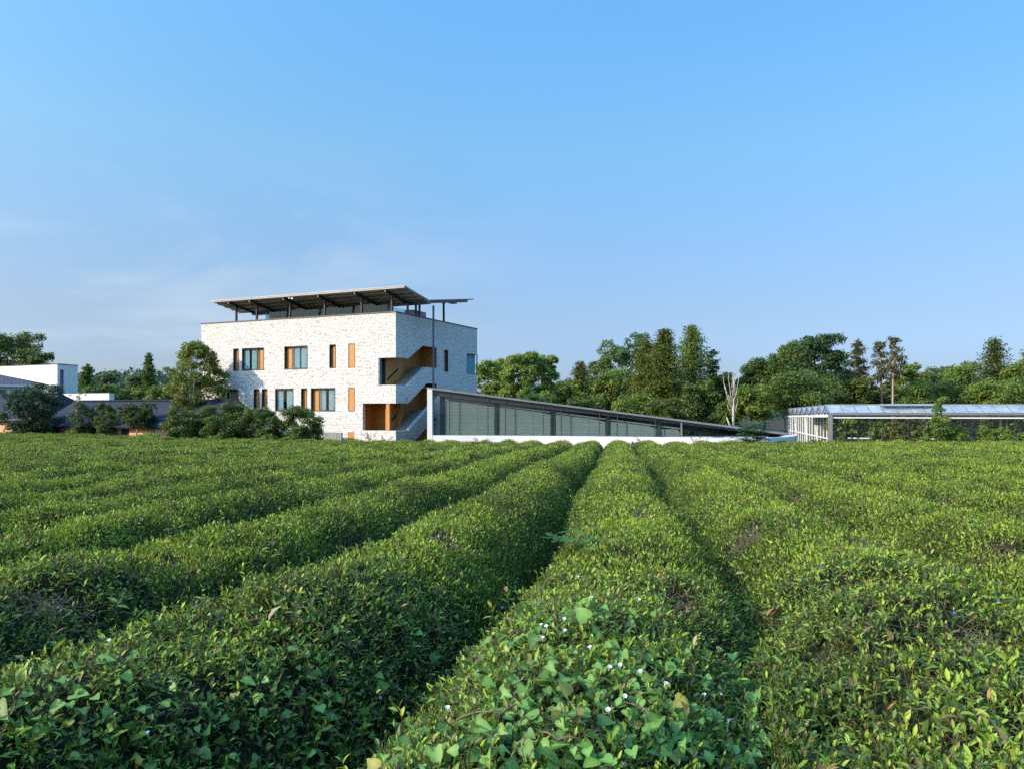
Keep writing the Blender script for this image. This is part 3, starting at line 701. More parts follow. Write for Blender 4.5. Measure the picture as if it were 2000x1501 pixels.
dead_leaf(318, 1048, .07, (.60, .25, .18), 'pink dead leaf on the third hedge in from the left foreground', .6)
dead_leaf(524, 1240, .11, (.30, .26, .19), 'large grey-brown withered leaf standing upright on the left foreground hedge', 1.2)
dead_leaf(1355, 1288, .06, (.50, .36, .20), 'tan dead leaf hanging beside the vine, right of its flowers', 1.4)
# ------------------------------------------------------------------ trees and shrubs
def crown_leaves(rng, clumps, nleaf, size, cols, flat=.75, droop=.0):
    nleaf = int(nleaf * 1.7)
    """leaf faces spread through clumps (centre, radius); col mixes two real leaf tones"""
    c = np.array([q[0] for q in clumps]); r = np.array([q[1] for q in clumps]); w_ = r ** 2; pick = rng.choice(len(c), nleaf, p=w_ / w_.sum())
    d = rdir(rng, nleaf); d[:, 2] = np.where((d[:, 2] < -.2) & (rng.random(nleaf) < .6), -d[:, 2], d[:, 2])
    rr = rng.random(nleaf) ** .38 * (1 + .12 * rng.normal(size=nleaf))
    off = d * rr[:, None] * r[pick][:, None]; off[:, 2] *= flat
    P = c[pick] + off
    nn = unit(d * .9 + UP * .35 + .75 * rng.normal(size=(nleaf, 3))); dd = unit(np.cross(nn, rng.normal(size=(nleaf, 3))) - UP * droop)
    tone = rng.random(len(c))[pick][:, None] * .6 + rng.random((nleaf, 1)) * .4
    col = np.array(cols[0]) * (1 - tone) + np.array(cols[1]) * tone
    L = size * rng.uniform(.6, 1.5, nleaf)
    return fold_leaves(rng, P - dd * L[:, None] * .5, dd, nn, L, L * rng.uniform(.45, .75, nleaf), col, .15)

def limbs(mb, rng, base, top, r, targets, n=6):
    mb.tube([base, base.lerp(top, .33) + Vector((rng.normal() * r, rng.normal() * r, 0)), base.lerp(top, .7) + Vector((rng.normal() * r, rng.normal() * r, 0)), top], [r * 1.25, r, r * .8, r * .45], 8)
    for c in targets:
        c = Vector(c); s_ = base.lerp(top, rng.uniform(.45, .95)); m = s_.lerp(c, .5) + Vector((rng.normal() * .1, rng.normal() * .1, (c - s_).length * .08))
        mb.tube([s_, m, c], [r * .42, r * .26, r * .08], n)

def finish(name, base, crown, mb, bark, label, cat, group):
    root = empty(name, base); np_obj('crown', crown, M['leaf'], root)
    if mb: mb.build('trunk', bark, root, smooth=True)
    return tag(root, label, cat, group)

def broad(px, top, wpx, D, cols, label, seed, bot=None, nleaf=7000, leaf=.24, lobes=9, name='broadleaf_tree', group=None, bark='bark', cat='tree', clump=.30, skirt=.25, zb=None, flat=.8, base=0):
    rng = np.random.default_rng(seed); b = at(px, 800, D); b.z = FAR if zb is None else zb
    H = at(px, top, D).z - b.z; R = wpx / 2 / F * D
    cb = H * skirt if bot is None else at(px, bot, D).z - b.z
    zc = (H + cb) / 2; rz = (H - cb) / 2; clumps = []
    big = [(Vector((0, 0, zc)), R * .72, rz * .80)]
    for i in range(lobes):
        a = i * 2.4 + rng.uniform(-.4, .4); f = (i + .5) / lobes; z = cb + (H - cb) * (.12 + .74 * f); e = math.sqrt(max(0, 1 - ((z - zc) / rz) ** 2))
        rl = R * rng.uniform(.30, .46); big.append((Vector((math.cos(a) * R * e * .66, math.sin(a) * R * e * .66, z)), rl, min(rl, rz * .5) * .9))
    for c, rx, rzz in big:
        m = 34 if c.x == 0 and c.y == 0 else 12
        for _ in range(m):
            d = rdir(rng, 1)[0]; d[2] = abs(d[2]) if rng.random() < .6 else d[2]; s_ = rng.uniform(.75, 1.0)
            p = np.array([c.x + d[0] * rx * s_, c.y + d[1] * rx * s_, c.z + d[2] * rzz * s_]); p[2] = min(p[2], H - .12 * R)
            clumps.append((p, R * clump * rng.uniform(.55, 1.15)))
    for i in range(base):
        a = i * 2.4; rr = R * rng.uniform(.35, .78); clumps.append((np.array([math.cos(a) * rr, math.sin(a) * rr, H * rng.uniform(.06, .42)]), R * clump * rng.uniform(.8, 1.2)))
    mb = MB(); tg = [q[0] for q in clumps[::max(1, len(clumps) // 11)]]
    limbs(mb, rng, Vector((0, 0, -.1)), Vector((0, 0, zc)), max(.05, R * .045), tg)
    return finish(name, b, [crown_leaves(rng, clumps, nleaf, leaf, cols, flat)], mb, M[bark], label, cat, group)

def conifer(px, top, wpx, D, cols, label, seed, bot=.06, nb=70, per=95, k=2.1, leaf=.26, name='conifer_tree', group=None, bark='bark', sharp=.85, gap=.0, droop=.25, lean=0):
    rng = np.random.default_rng(seed); b = at(px, 800, D); b.z = FAR; H = at(px, top, D).z - b.z; R = wpx / 2 / F * D
    P = []; Dd = []; tone = []; mb = MB(); tr = Vector((lean * H, 0, H))
    mb.tube([(0, 0, -.1), tr * .5, tr * .985], [R * .075 + .05, R * .05 + .03, .02], 8)
    nb = int(nb * 1.35)
    for i in range(nb):
        f = bot + (1 - bot) * ((i + rng.random()) / nb) ** .9
        if rng.random() < gap * (1 - f): continue
        L = R * ((1 - f) ** sharp * .97 + .05) * rng.uniform(.55, 1.15); a = i * 2.4 + rng.uniform(-.5, .5); s_ = tr * f
        d = Vector((math.cos(a), math.sin(a), rng.uniform(.0, .35) - droop * (1 - f)))
        e = s_ + d * L
        if i % 2 == 0: mb.tube([s_, s_.lerp(e, .5) + Vector((0, 0, L * .06)), e], [.035 + R * .012, .03, .01], 4)
        m = max(16, int(per * k * (L / R + .15)))
        u = rng.random(m) ** .75; w_ = .20 * L + .075 * R
        q = np.array(s_)[None] + np.array(d)[None] * L * u[:, None] + rng.normal(size=(m, 3)) * np.array([1, 1, .5]) * (w_ * (.4 + .6 * np.sin(u * 2.6)))[:, None]; q[:, 2] -= .10 * L * u ** 2
        P.append(q); Dd.append(np.tile(np.array(d), (m, 1))); tone.append(np.full(m, rng.random()))
    P = np.concatenate(P); Dd = np.concatenate(Dd); n = len(P); tone = (np.concatenate(tone) * .6 + rng.random(n) * .4)[:, None]
    col = np.array(cols[0]) * (1 - tone) + np.array(cols[1]) * tone; L = leaf * rng.uniform(.6, 1.5, n)
    d = unit(Dd + .7 * rng.normal(size=(n, 3)) - UP * .25); nn = unit(UP * .7 + unit(Dd) * .4 + .6 * rng.normal(size=(n, 3)))
    return finish(name, b, [fold_leaves(rng, P, d, nn, L, L * .5, col, .15)], mb, M[bark], label, 'tree', group)

DK = ((0.044, 0.078, 0.015), (0.112, 0.166, 0.026)); MD = ((0.067, 0.113, 0.017), (0.167, 0.228, 0.028)); LT = ((0.103, 0.166, 0.028), (0.242, 0.306, 0.049))
YG = ((0.059, 0.089, 0.014), (0.135, 0.158, 0.024)); BR = ((0.076, 0.085, 0.019), (0.146, 0.139, 0.034)); BL = ((0.056, 0.104, 0.035), (0.123, 0.181, 0.054))
G = 'trees standing behind the buildings'
# left of the stone building
broad(28, 641, 132, 118, DK, 'large dark broadleaf tree rising behind the white flat-roofed house', 1, nleaf=11000, leaf=.30, group=G, clump=.26)
broad(80, 676, 44, 112, DK, 'small dark crown at the right shoulder of the large tree behind the white house', 2, nleaf=3500, leaf=.28, group=G)
conifer(170, 713, 50, 108, DK, 'dark ragged pine just right of the white flat-roofed house', 3, nb=40, per=90, leaf=.3, sharp=.6, group=G)
broad(210, 722, 50, 150, BL, 'bluish far-off tree between the ragged pine and the hazy hill', 4, nleaf=4000, leaf=.36, group=G)
broad(243, 742, 50, 140, BL, 'low round bluish tree below the hazy hill', 5, nleaf=4000, leaf=.34, group=G)
broad(268, 722, 46, 128, BL, 'greyish green tree on the left of the pointed dark conifer', 6, nleaf=4000, leaf=.32, group=G)
conifer(291, 691, 48, 100, DK, 'pointed dark conifer left of the multi-stemmed tree', 7, nb=46, per=110, leaf=.26, group=G)
broad(322, 748, 76, 92, MD, 'low leafy tree behind the tiled roof under the pointed conifer', 8, nleaf=5000, leaf=.22, group=G)
broad(190, 752, 70, 95, DK, 'low dark tree behind the long white garden wall', 9, nleaf=4500, leaf=.24, group=G)
broad(120, 745, 60, 125, DK, 'dark tree hidden behind the white flat-roofed house', 10, nleaf=2500, leaf=.28, group=G)
broad(255, 757, 70, 100, MD, 'low green tree above the ridge of the tiled roof', 12, nleaf=4500, leaf=.24, group=G)

def stem_tree():
    """pale stems fanning up into a loose crown, at the left corner of the stone building"""
    rng = np.random.default_rng(77); b = at(374, 800, 65); b.z = FAR; root = empty('multi_stemmed_tree', b); mb = MB(); clumps = []
    H = at(375, 660, 63).z - FAR; R = 68 / F * 63
    for i in range(120):
        a = rng.uniform(0, 6.28); f = rng.random() ** .75; z = H * (.30 + .66 * f); e = math.sin(min(1, (z / H - .16) / .80) * math.pi * .97) ** .55
        rr = R * e * rng.uniform(.35, .95); clumps.append((np.array([math.cos(a) * rr + .25, math.sin(a) * rr * .8, z - .04 * rr * rr]), rng.uniform(.3, .68)))
    for i in range(16):
        a = rng.uniform(0, 6.28); clumps.append((np.array([math.cos(a) * R * .55 + .4, math.sin(a) * R * .5, H * rng.uniform(.12, .34)]), rng.uniform(.45, .8)))
    np_obj('crown', [crown_leaves(rng, clumps, 17500, .14, ((.080, .110, .018), (.20, .24, .038)), .8)], M['leaf'], root)
    for i, (a, l, r) in enumerate(((2.6, 1.5, .07), (3.4, .9, .06), (4.6, .5, .075), (5.3, .7, .08), (.2, 1.0, .06), (.9, 1.7, .06), (2.0, .8, .05))):
        e = Vector((math.cos(a) * l, math.sin(a) * l * .6, H * .62)); k = Vector((e.x * .35, e.y * .35, H * .34))
        mb.tube([(math.cos(a) * .15, math.sin(a) * .15, -.1), k, e, e + Vector((math.cos(a) * .5, 0, H * .2))], [r, r * .8, r * .5, r * .15], 7)
        for _ in range(3):
            s_ = k.lerp(e, rng.random()); c = clumps[int(rng.integers(len(clumps)))][0]; c = Vector(c)
            if (c - s_).length < 2.6 and c.z > s_.z: mb.tube([s_, s_.lerp(c, .5) + Vector((0, 0, .1)), c], [r * .35, r * .25, .01], 5)
    mb.build('trunk', M['palebark'], root, smooth=True)
    tag(root, 'loose green tree with several pale stems at the left corner of the stone building', 'tree')
stem_tree()

# right of the stone building
broad(965, 696, 76, 88, LT, 'light green round tree directly right of the stone building', 20, nleaf=7500, leaf=.22, group=G, clump=.26, bot=790)
broad(1012, 680, 80, 84, LT, 'tallest of the light green trees behind the glass pavilion, lobed crown', 21, nleaf=10000, leaf=.21, group=G, clump=.25, bot=800)
broad(1062, 684, 60, 86, LT, 'light green tree with a domed top, right-hand one of the three by the stone building', 22, nleaf=7000, leaf=.21, group=G, clump=.27, bot=800)
broad(1098, 738, 50, 125, BL, 'small hazy blue-green tree in the dip of the tree line', 23, nleaf=3000, leaf=.32, group=G)
conifer(1133, 708, 74, 94, BR, 'brownish conifer in the dip left of the tall grove', 24, nb=52, per=110, leaf=.25, sharp=.7, group=G)
broad(1108, 742, 62, 92, MD, 'low green tree at the foot of the brownish conifer', 25, nleaf=4500, leaf=.24, group=G)
broad(1172, 690, 62, 108, BL, 'loose grey-green tree on the left flank of the tall grove', 26, nleaf=5500, leaf=.26, group=G, clump=.24)
broad(1222, 653, 118, 106, BL, 'tall airy broadleaf tree rising behind the yellowish conifers', 27, nleaf=9000, leaf=.26, group=G, clump=.2, lobes=11)
broad(1190, 722, 100, 94, MD, 'mid-height leafy tree in front of the airy broadleaf tree', 28, nleaf=7500, leaf=.23, group=G)
conifer(1262, 668, 112, 88, YG, 'yellowish green conifer with a broad skirt, left of its taller twin', 29, nb=90, per=150, leaf=.23, sharp=.8, group=G)
conifer(1298, 646, 132, 86, YG, 'yellowish green dawn redwood with a slim tip', 30, nb=110, per=150, leaf=.23, sharp=.85, group=G)
conifer(1352, 637, 122, 91, MD, 'tallest dark green conifer of the grove, broken outline', 31, nb=84, per=130, leaf=.25, sharp=.72, gap=.1, group=G)
broad(1283, 652, 80, 104, BL, 'airy crown showing behind the slim tip of the dawn redwood', 32, nleaf=4500, leaf=.26, group=G, clump=.2)
conifer(1392, 684, 48, 93, BR, 'thin brownish conifer right of the tallest dark conifer', 33, nb=34, per=80, leaf=.25, sharp=.45, gap=.3, group=G)
broad(1410, 722, 62, 90, YG, 'yellow-green small tree behind the bleached dead tree', 34, nleaf=5000, leaf=.22, group=G)
broad(1362, 745, 80, 84, DK, 'dark low tree in the shade under the tall conifers', 35, nleaf=5000, leaf=.22, group=G)
broad(1492, 690, 100, 94, DK, 'dark rounded tree on the left slope of the great domed crown', 36, nleaf=8500, leaf=.24, group=G, clump=.24)
broad(1536, 664, 120, 92, DK, 'broad dark tree in the middle of the great domed crown', 37, nleaf=11000, leaf=.24, group=G, clump=.24)
broad(1598, 645, 118, 88, ((.024, .055, .016), (.06, .115, .028)), 'highest domed tree behind the white greenhouse end', 38, nleaf=12000, leaf=.23, group=G, clump=.24)
broad(1560, 728, 150, 82, DK, 'dark leafy tree in front of the great domed crown', 39, nleaf=10000, leaf=.22, group=G)
broad(1468, 752, 90, 80, MD, 'low green tree between the dead tree and the greenhouse', 40, nleaf=6500, leaf=.2, group=G)
broad(1640, 712, 66, 90, BR, 'brown-green tree at the right edge of the great domed crown', 41, nleaf=5500, leaf=.23, group=G)
conifer(1676, 666, 56, 92, BR, 'slim olive conifer with an open tip behind the greenhouse corner', 42, nb=44, per=95, leaf=.24, sharp=.5, gap=.35, group=G)
broad(1672, 735, 70, 86, YG, 'yellow-green tree under the slim olive conifer', 43, nleaf=5500, leaf=.22, group=G)
broad(1773, 698, 62, 90, MD, 'upright narrow green tree right of the bare-trunked pines', 44, nleaf=5000, leaf=.22, group=G, skirt=.1)
broad(1808, 714, 62, 100, DK, 'dark tree with a flat top, second to the right of the bare-trunked pines', 45, nleaf=4000, leaf=.24, group=G)
broad(1843, 712, 74, 118, BL, 'bluish tree standing farther back above the vine-covered post', 46, nleaf=4500, leaf=.3, group=G)
broad(1876, 704, 74, 98, MD, 'rounded green tree left of the broad pointed conifer', 47, nleaf=5500, leaf=.24, group=G)
conifer(1942, 664, 150, 92, ((.04, .066, .014), (.10, .128, .026)), 'broad pointed conifer near the right edge', 48, nb=84, per=125, leaf=.25, sharp=1.0, group=G)
broad(1915, 738, 70, 86, MD, 'low round tree in front of the broad pointed conifer', 49, nleaf=5500, leaf=.22, group=G)
broad(1978, 706, 72, 90, MD, 'green tree at the right foot of the broad pointed conifer', 50, nleaf=5000, leaf=.23, group=G)
conifer(2012, 672, 70, 88, YG, 'conifer cut by the right edge of the photo', 51, nb=60, per=110, leaf=.25, group=G)
for i, (px, top, wd, D, c, lab) in enumerate(((1725, 740, 60, 98, DK, 'dark undergrowth tree behind the two bare-trunked pines'), (1845, 736, 90, 88, DK, 'dark low tree behind the vine-covered post'), (1790, 738, 80, 86, MD, 'low leafy tree behind the greenhouse roof, right of the pines'),
        (1965, 738, 90, 84, MD, 'low leafy tree above the greenhouse roof near the right edge'), (1232, 770, 90, 82, MD, 'low bushy tree above the pavilion roof under the dawn redwood'), (1142, 772, 80, 84, DK, 'low dark bushy tree above the pavilion roof under the brownish conifer'),
        (1045, 765, 90, 80, LT, 'low light green tree right above the pavilion roof'), (1300, 778, 90, 80, YG, 'low yellowish bushy tree above the sloping pavilion roof'), (1420, 780, 60, 82, DK, 'low dark bush behind the dead tree'), (1620, 770, 100, 90, DK, 'dark bushy tree right behind the greenhouse gables'), (1700, 748, 60, 88, YG, 'low olive bush tree behind the greenhouse roof, left of the pines'))):
    broad(px, top, wd, D, c, lab, 90 + i, nleaf=5500, leaf=.21, group=G, skirt=.02)

def pine(px, top, base, D, label, seed, crown, lean):
    rng = np.random.default_rng(seed); b = at(px, 800, D); b.z = FAR; H = at(px, top, D).z - FAR; root = empty('bare_trunked_pine', b); mb = MB(); cl = []
    tr = Vector((lean, 0, H)); mb.tube([(0, 0, -.1), tr * .35, tr * .7, tr * .97], [.14, .12, .09, .03], 8)
    for i in range(46):
        f = rng.uniform(crown - .16, 1.0); a = rng.uniform(0, 6.28); l = rng.uniform(.05, .95) * (1.15 - .75 * (f - crown) / (1 - crown + .01)); s_ = tr * f; e = s_ + Vector((math.cos(a) * l, math.sin(a) * l, .3))
        mb.tube([s_, e], [.05, .015], 5); cl.append((np.array(e), rng.uniform(.28, .55)))
    for i in range(9):
        f = rng.uniform(.15, crown); a = rng.choice([0, math.pi]) + rng.normal() * .4; l = rng.uniform(.6, 1.6); mb.tube([tr * f, tr * f + Vector((math.cos(a) * l, math.sin(a) * l, .1))], [.04, .012], 5)
    np_obj('crown', [crown_leaves(rng, cl, 1050, .22, ((.045, .055, .016), (.10, .105, .035)), .9)], M['leaf'], root); mb.build('trunk', M['pinebark'], root, smooth=True)
    tag(root, label, 'tree', 'two bare-trunked pines')
pine(1743, 668, 790, 84, 'pine with a straight bare pinkish trunk and small tuft, right one of two', 61, .80, .1)
pine(1724, 672, 790, 86, 'pine with a thinner bare trunk and tufted top, left one of two', 62, .70, -.3)

def dead_tree():
    rng = np.random.default_rng(5); b = at(1433, 800, 72); b.z = FAR; root = empty('dead_tree', b); mb = MB(); H = at(1433, 722, 72).z - FAR
    def fork(p, d, l, r, n):
        q = p + d * l; mb.tube([p, p.lerp(q, .5) + Vector((rng.normal(), rng.normal(), 0)) * l * .04, q], [r, r * .85, r * .62], 7)
        if n == 0: return
        for sg in (-1, 1): fork(q, (d + Vector((sg * rng.uniform(.08, .28), rng.normal() * .15, .2))).normalized(), l * rng.uniform(.55, .8), r * .55, n - 1)
    mb.tube([(0, 0, -.1), (-.04, 0, H * .35), (.0, 0, H * .62), (.02, 0, H * .99)], [.14, .115, .085, .012], 9)
    for z, a, l in ((.50, -.5, 1.2), (.66, .3, .55), (.60, -.3, .85), (.78, .22, .4), (.80, -.2, .4), (.44, .5, .25), (.40, -.7, .3)):
        fork(Vector((0, 0, H * z)), Vector((math.sin(a), rng.normal() * .2, math.cos(a))).normalized(), l, .04, 1)
    for z, x1, z1, r in ((.40, -.95, .97, .055), (.45, -.55, .99, .05), (.55, .42, .96, .045), (.62, -.25, 1.0, .04), (.36, .38, .62, .04), (.33, -.6, .52, .035)):
        y_ = rng.normal() * .15; mb.tube([(0, 0, H * z), (x1 * .55, y_, H * (z + (z1 - z) * .38)), (x1 * .9, y_ * 1.5, H * (z + (z1 - z) * .75)), (x1, y_, H * z1)], [r, r * .8, r * .5, .008], 6)
    mb.tube([(-.1, -.1, H * .12), (-.75, -.3, H * .34)], [.12, .05], 7)
    mb.build('trunk', M['deadwood'], root, smooth=True); tag(root, 'bleached leafless dead tree standing behind the low end of the pavilion', 'tree')
dead_tree()

# shrubs between the field and the houses
S = 'shrubs along the far edge of the tea field'
def shrub(px, top, wpx, D, cols, lab, seed, nleaf=8500, leaf=.115, skirt=.0, lobes=8, clump=.24, **k): return broad(px, top, wpx, D, cols, lab, seed, nleaf=nleaf, leaf=leaf, name='shrub', cat='shrub', group=S, skirt=skirt, lobes=lobes, clump=clump, base=26, **k)
shrub(362, 794, 84, 57.5, DK, 'large dark rounded shrub in front of the tiled roof end', 101, 9000)
shrub(412, 790, 70, 58, DK, 'tall dark shrub, second from the left before the stone building', 102, 8500)
shrub(465, 781, 78, 57.5, DK, 'tall dark shrub covering the lower left windows of the stone building', 103, 9000)
shrub(529, 796, 72, 57, DK, 'dark shrub between two taller ones under the pair of narrow windows', 104, 6500)
shrub(590, 793, 90, 56.8, DK, 'round dark shrub at the right end of the row before the stone building', 105, 9500)
shrub(436, 812, 80, 56.5, DK, 'low dark shrub filling the gap at the foot of the taller ones', 106, 6500)
shrub(520, 846, 34, 55.5, LT, 'small light green shrub at the foot of the dark row', 107, 1500, lobes=4)
shrub(62, 748, 110, 66, ((.018, .045, .016), (.045, .09, .03)), 'large spreading dark shrub with upright shoots at the left edge', 108, 15000, .13, lobes=12, clump=.2)
shrub(165, 782, 58, 65, ((.03, .06, .015), (.08, .12, .025)), 'leafy shrub with a yellow-green side before the tiled house', 109, 5500)
shrub(210, 780, 50, 64, DK, 'narrow dark shrub between the yellow-green shrub and the small tree', 110, 5500)
shrub(140, 836, 34, 63.5, MD, 'low green creeper shrub by the reddish wall', 111, 1800, lobes=4)
shrub(290, 844, 60, 60, LT, 'low pale green weed clump under the small tree', 112, 1600, lobes=4)
broad(268, 787, 72, 62, ((.032, .058, .013), (.085, .115, .022)), 'small round-headed garden tree with a forked pale trunk', 113, bot=838, nleaf=6500, leaf=.12, name='garden_tree', bark='palebark', clump=.22)
def sapling(px, top, D, lab, seed):
    rng = np.random.default_rng(seed); b = at(px, 800, D); b.z = FAR; H = at(px, top, D).z - FAR; root = empty('bare_sapling', b); mb = MB(); cl = []
    mb.tube([(0, 0, 0), (.05, 0, H * .5), (.0, 0, H)], [.06, .045, .012], 6)
    for i in range(12):
        f = rng.uniform(.45, .95); a = rng.uniform(0, 6.28); l = rng.uniform(.3, .8); s_ = Vector((.03, 0, H * f)); e = s_ + Vector((math.cos(a) * l, math.sin(a) * l, l * .8)); mb.tube([s_, e], [.02, .006], 4); cl.append((np.array(e), .14))
    np_obj('crown', [crown_leaves(rng, cl, 150, .10, MD)], M['leaf'], root); mb.build('trunk', M['palebark'], root); tag(root, lab, 'tree')
sapling(149, 770, 65, 'thin nearly leafless sapling in front of the dark tiled roof', 9)

def fern_bush(px, top, D, wpx, lab, seed, nf=16, col=(.045, .13, .04)):
    rng = np.random.default_rng(seed); b = at(px, 800, D); b.z = FAR + .1; H = at(px, top, D).z - b.z; R = wpx / 2 / F * D; root = empty('fern_leaved_sapling', b); parts = []; mb = MB()
    mb.tube([(0, 0, -.3), (.03, 0, H * .5), (0, 0, H * .9)], [.03, .022, .01], 6); mb.build('stem', M['bark'], root)
    for i in range(nf):
        f = .25 + .7 * (i + rng.random()) / nf; a = i * 2.4; l = R * rng.uniform(.6, 1.1) * (1.1 - .45 * abs(f - .6)); s_ = Vector((0, 0, H * f))
        pinnate(rng, parts, s_, [s_ + Vector((math.cos(a) * l, math.sin(a) * l, l * rng.uniform(-.1, .35)))], .26, 26, np.array(col))
        for sg in (-.5, .5):
            pinnate(rng, parts, s_, [s_ + Vector((math.cos(a + sg) * l * .8, math.sin(a + sg) * l * .8, l * rng.uniform(-.2, .3)))], .24, 22, np.array(col))
    np_obj('foliage', parts, M['leaf'], root); tag(root, lab, 'sapling')
fern_bush(1470, 824, 49.8, 84, 'fern-leaved green sapling in front of the curved white wall', 71, 26)
fern_bush(1595, 858, 49.5, 40, 'tiny fern-leaved seedling below the shaded end of the curved wall', 72, 7)

def tall_weed(px, top, D, lab, seed, ns=5, spread=.5):
    rng = np.random.default_rng(seed); b = at(px, 800, D); b.z = float(zg(b.x, b.y)) + .72; H = at(px, top, D).z - b.z; root = empty('tall_weed', b); mb = MB(); lv = []
    for i in range(ns):
        e = Vector((rng.normal() * spread, rng.normal() * .2, H * rng.uniform(.6, 1))); mb.tube([(e.x * .3, e.y * .3, -.3), e * .55, e], [.012, .009, .004], 5)
        n = 14; u = rng.uniform(.3, 1, n)[:, None]; P = np.array(e)[None] * u; L = rng.uniform(.07, .16, n)
        lv.append(fold_leaves(rng, P, rdir(rng, n) + UP * .3, rdir(rng, n) + UP, L, L * .35, np.tile([.045, .085, .022], (n, 1))))
    mb.build('stem', M['bark'], root); np_obj('foliage', lv, M['leaf'], root); tag(root, lab, 'weed', 'tall weeds sticking up along the field edge')
tall_weed(725, 843, 52.2, 'brownish tall weeds in front of the stairs of the stone building', 81, 7, .55)
tall_weed(752, 850, 52, 'shorter weeds right of the brownish weeds below the stairs', 82, 4, .3)
tall_weed(940, 851, 51.5, 'thin weed with curled tip against the white pavilion wall', 83, 4, .35)
tall_weed(1255, 852, 50.5, 'thin weed at the end of the third row right of the middle', 84, 3, .25)
tall_weed(1360, 854, 50, 'low weed against the middle of the curved white wall', 85, 5, .5)
tall_weed(1235, 862, 45, 'leafy shoots standing in the furrow right of the middle row', 86, 6, .15)

# far wooded rise closing the view
def hills():
    V = []; nx, ny = 180, 14; rng = np.random.default_rng(3)
    for j in range(ny):
        for i in range(nx):
            x = -420 + 840 * i / (nx - 1); f = j / (ny - 1); y = 240 + 130 * f
            hgt = 9 + 6 * math.exp(-((x + 165) / 45) ** 2) + 3 * math.sin(x * .021) + 2 * math.sin(x * .07 + 1)
            V.append((x, y, FAR + hgt * math.sin(f * math.pi / 2) + (1.6 * rng.random() if f > .1 else 0)))
    Q = [(j * nx + i, j * nx + i + 1, (j + 1) * nx + i + 1, (j + 1) * nx + i) for j in range(ny - 1) for i in range(nx - 1)]
    V = np.array(V); tag(np_obj('hills', [(V, np.array(Q), None)], M['hill'], smooth=True), kind='structure')
    n = 60000; rng = np.random.default_rng(4); x = rng.uniform(-300, 320, n); f = rng.random(n); hgt = 9 + 6 * np.exp(-((x + 165) / 45) ** 2) + 3 * np.sin(x * .021) + 2 * np.sin(x * .07 + 1)
    P = np.stack([x, 240 + 130 * f, FAR + hgt * np.sin(f * math.pi / 2) + rng.uniform(-.5, 3.2, n) * (.4 + vnoise(x * .25, f * 30, 5))], 1); nn = rdir(rng, n) + UP * .5; L = rng.uniform(.8, 1.8, n)
    tone = rng.random((n, 1)); o = np_obj('distant_wood', [fold_leaves(rng, P, np.cross(nn, rdir(rng, n)), nn, L, L * .7, np.array([.022, .052, .026]) * (1 - tone) + np.array([.05, .09, .045]) * tone)], M['leaf'])
    tag(o, 'far-off bluish wood covering the low hill', 'wood', kind='stuff')
M['hill'] = plain('wooded_hill', (.03, .055, .028), .95, var=.4, scale=.3, spec=.05)
hills()
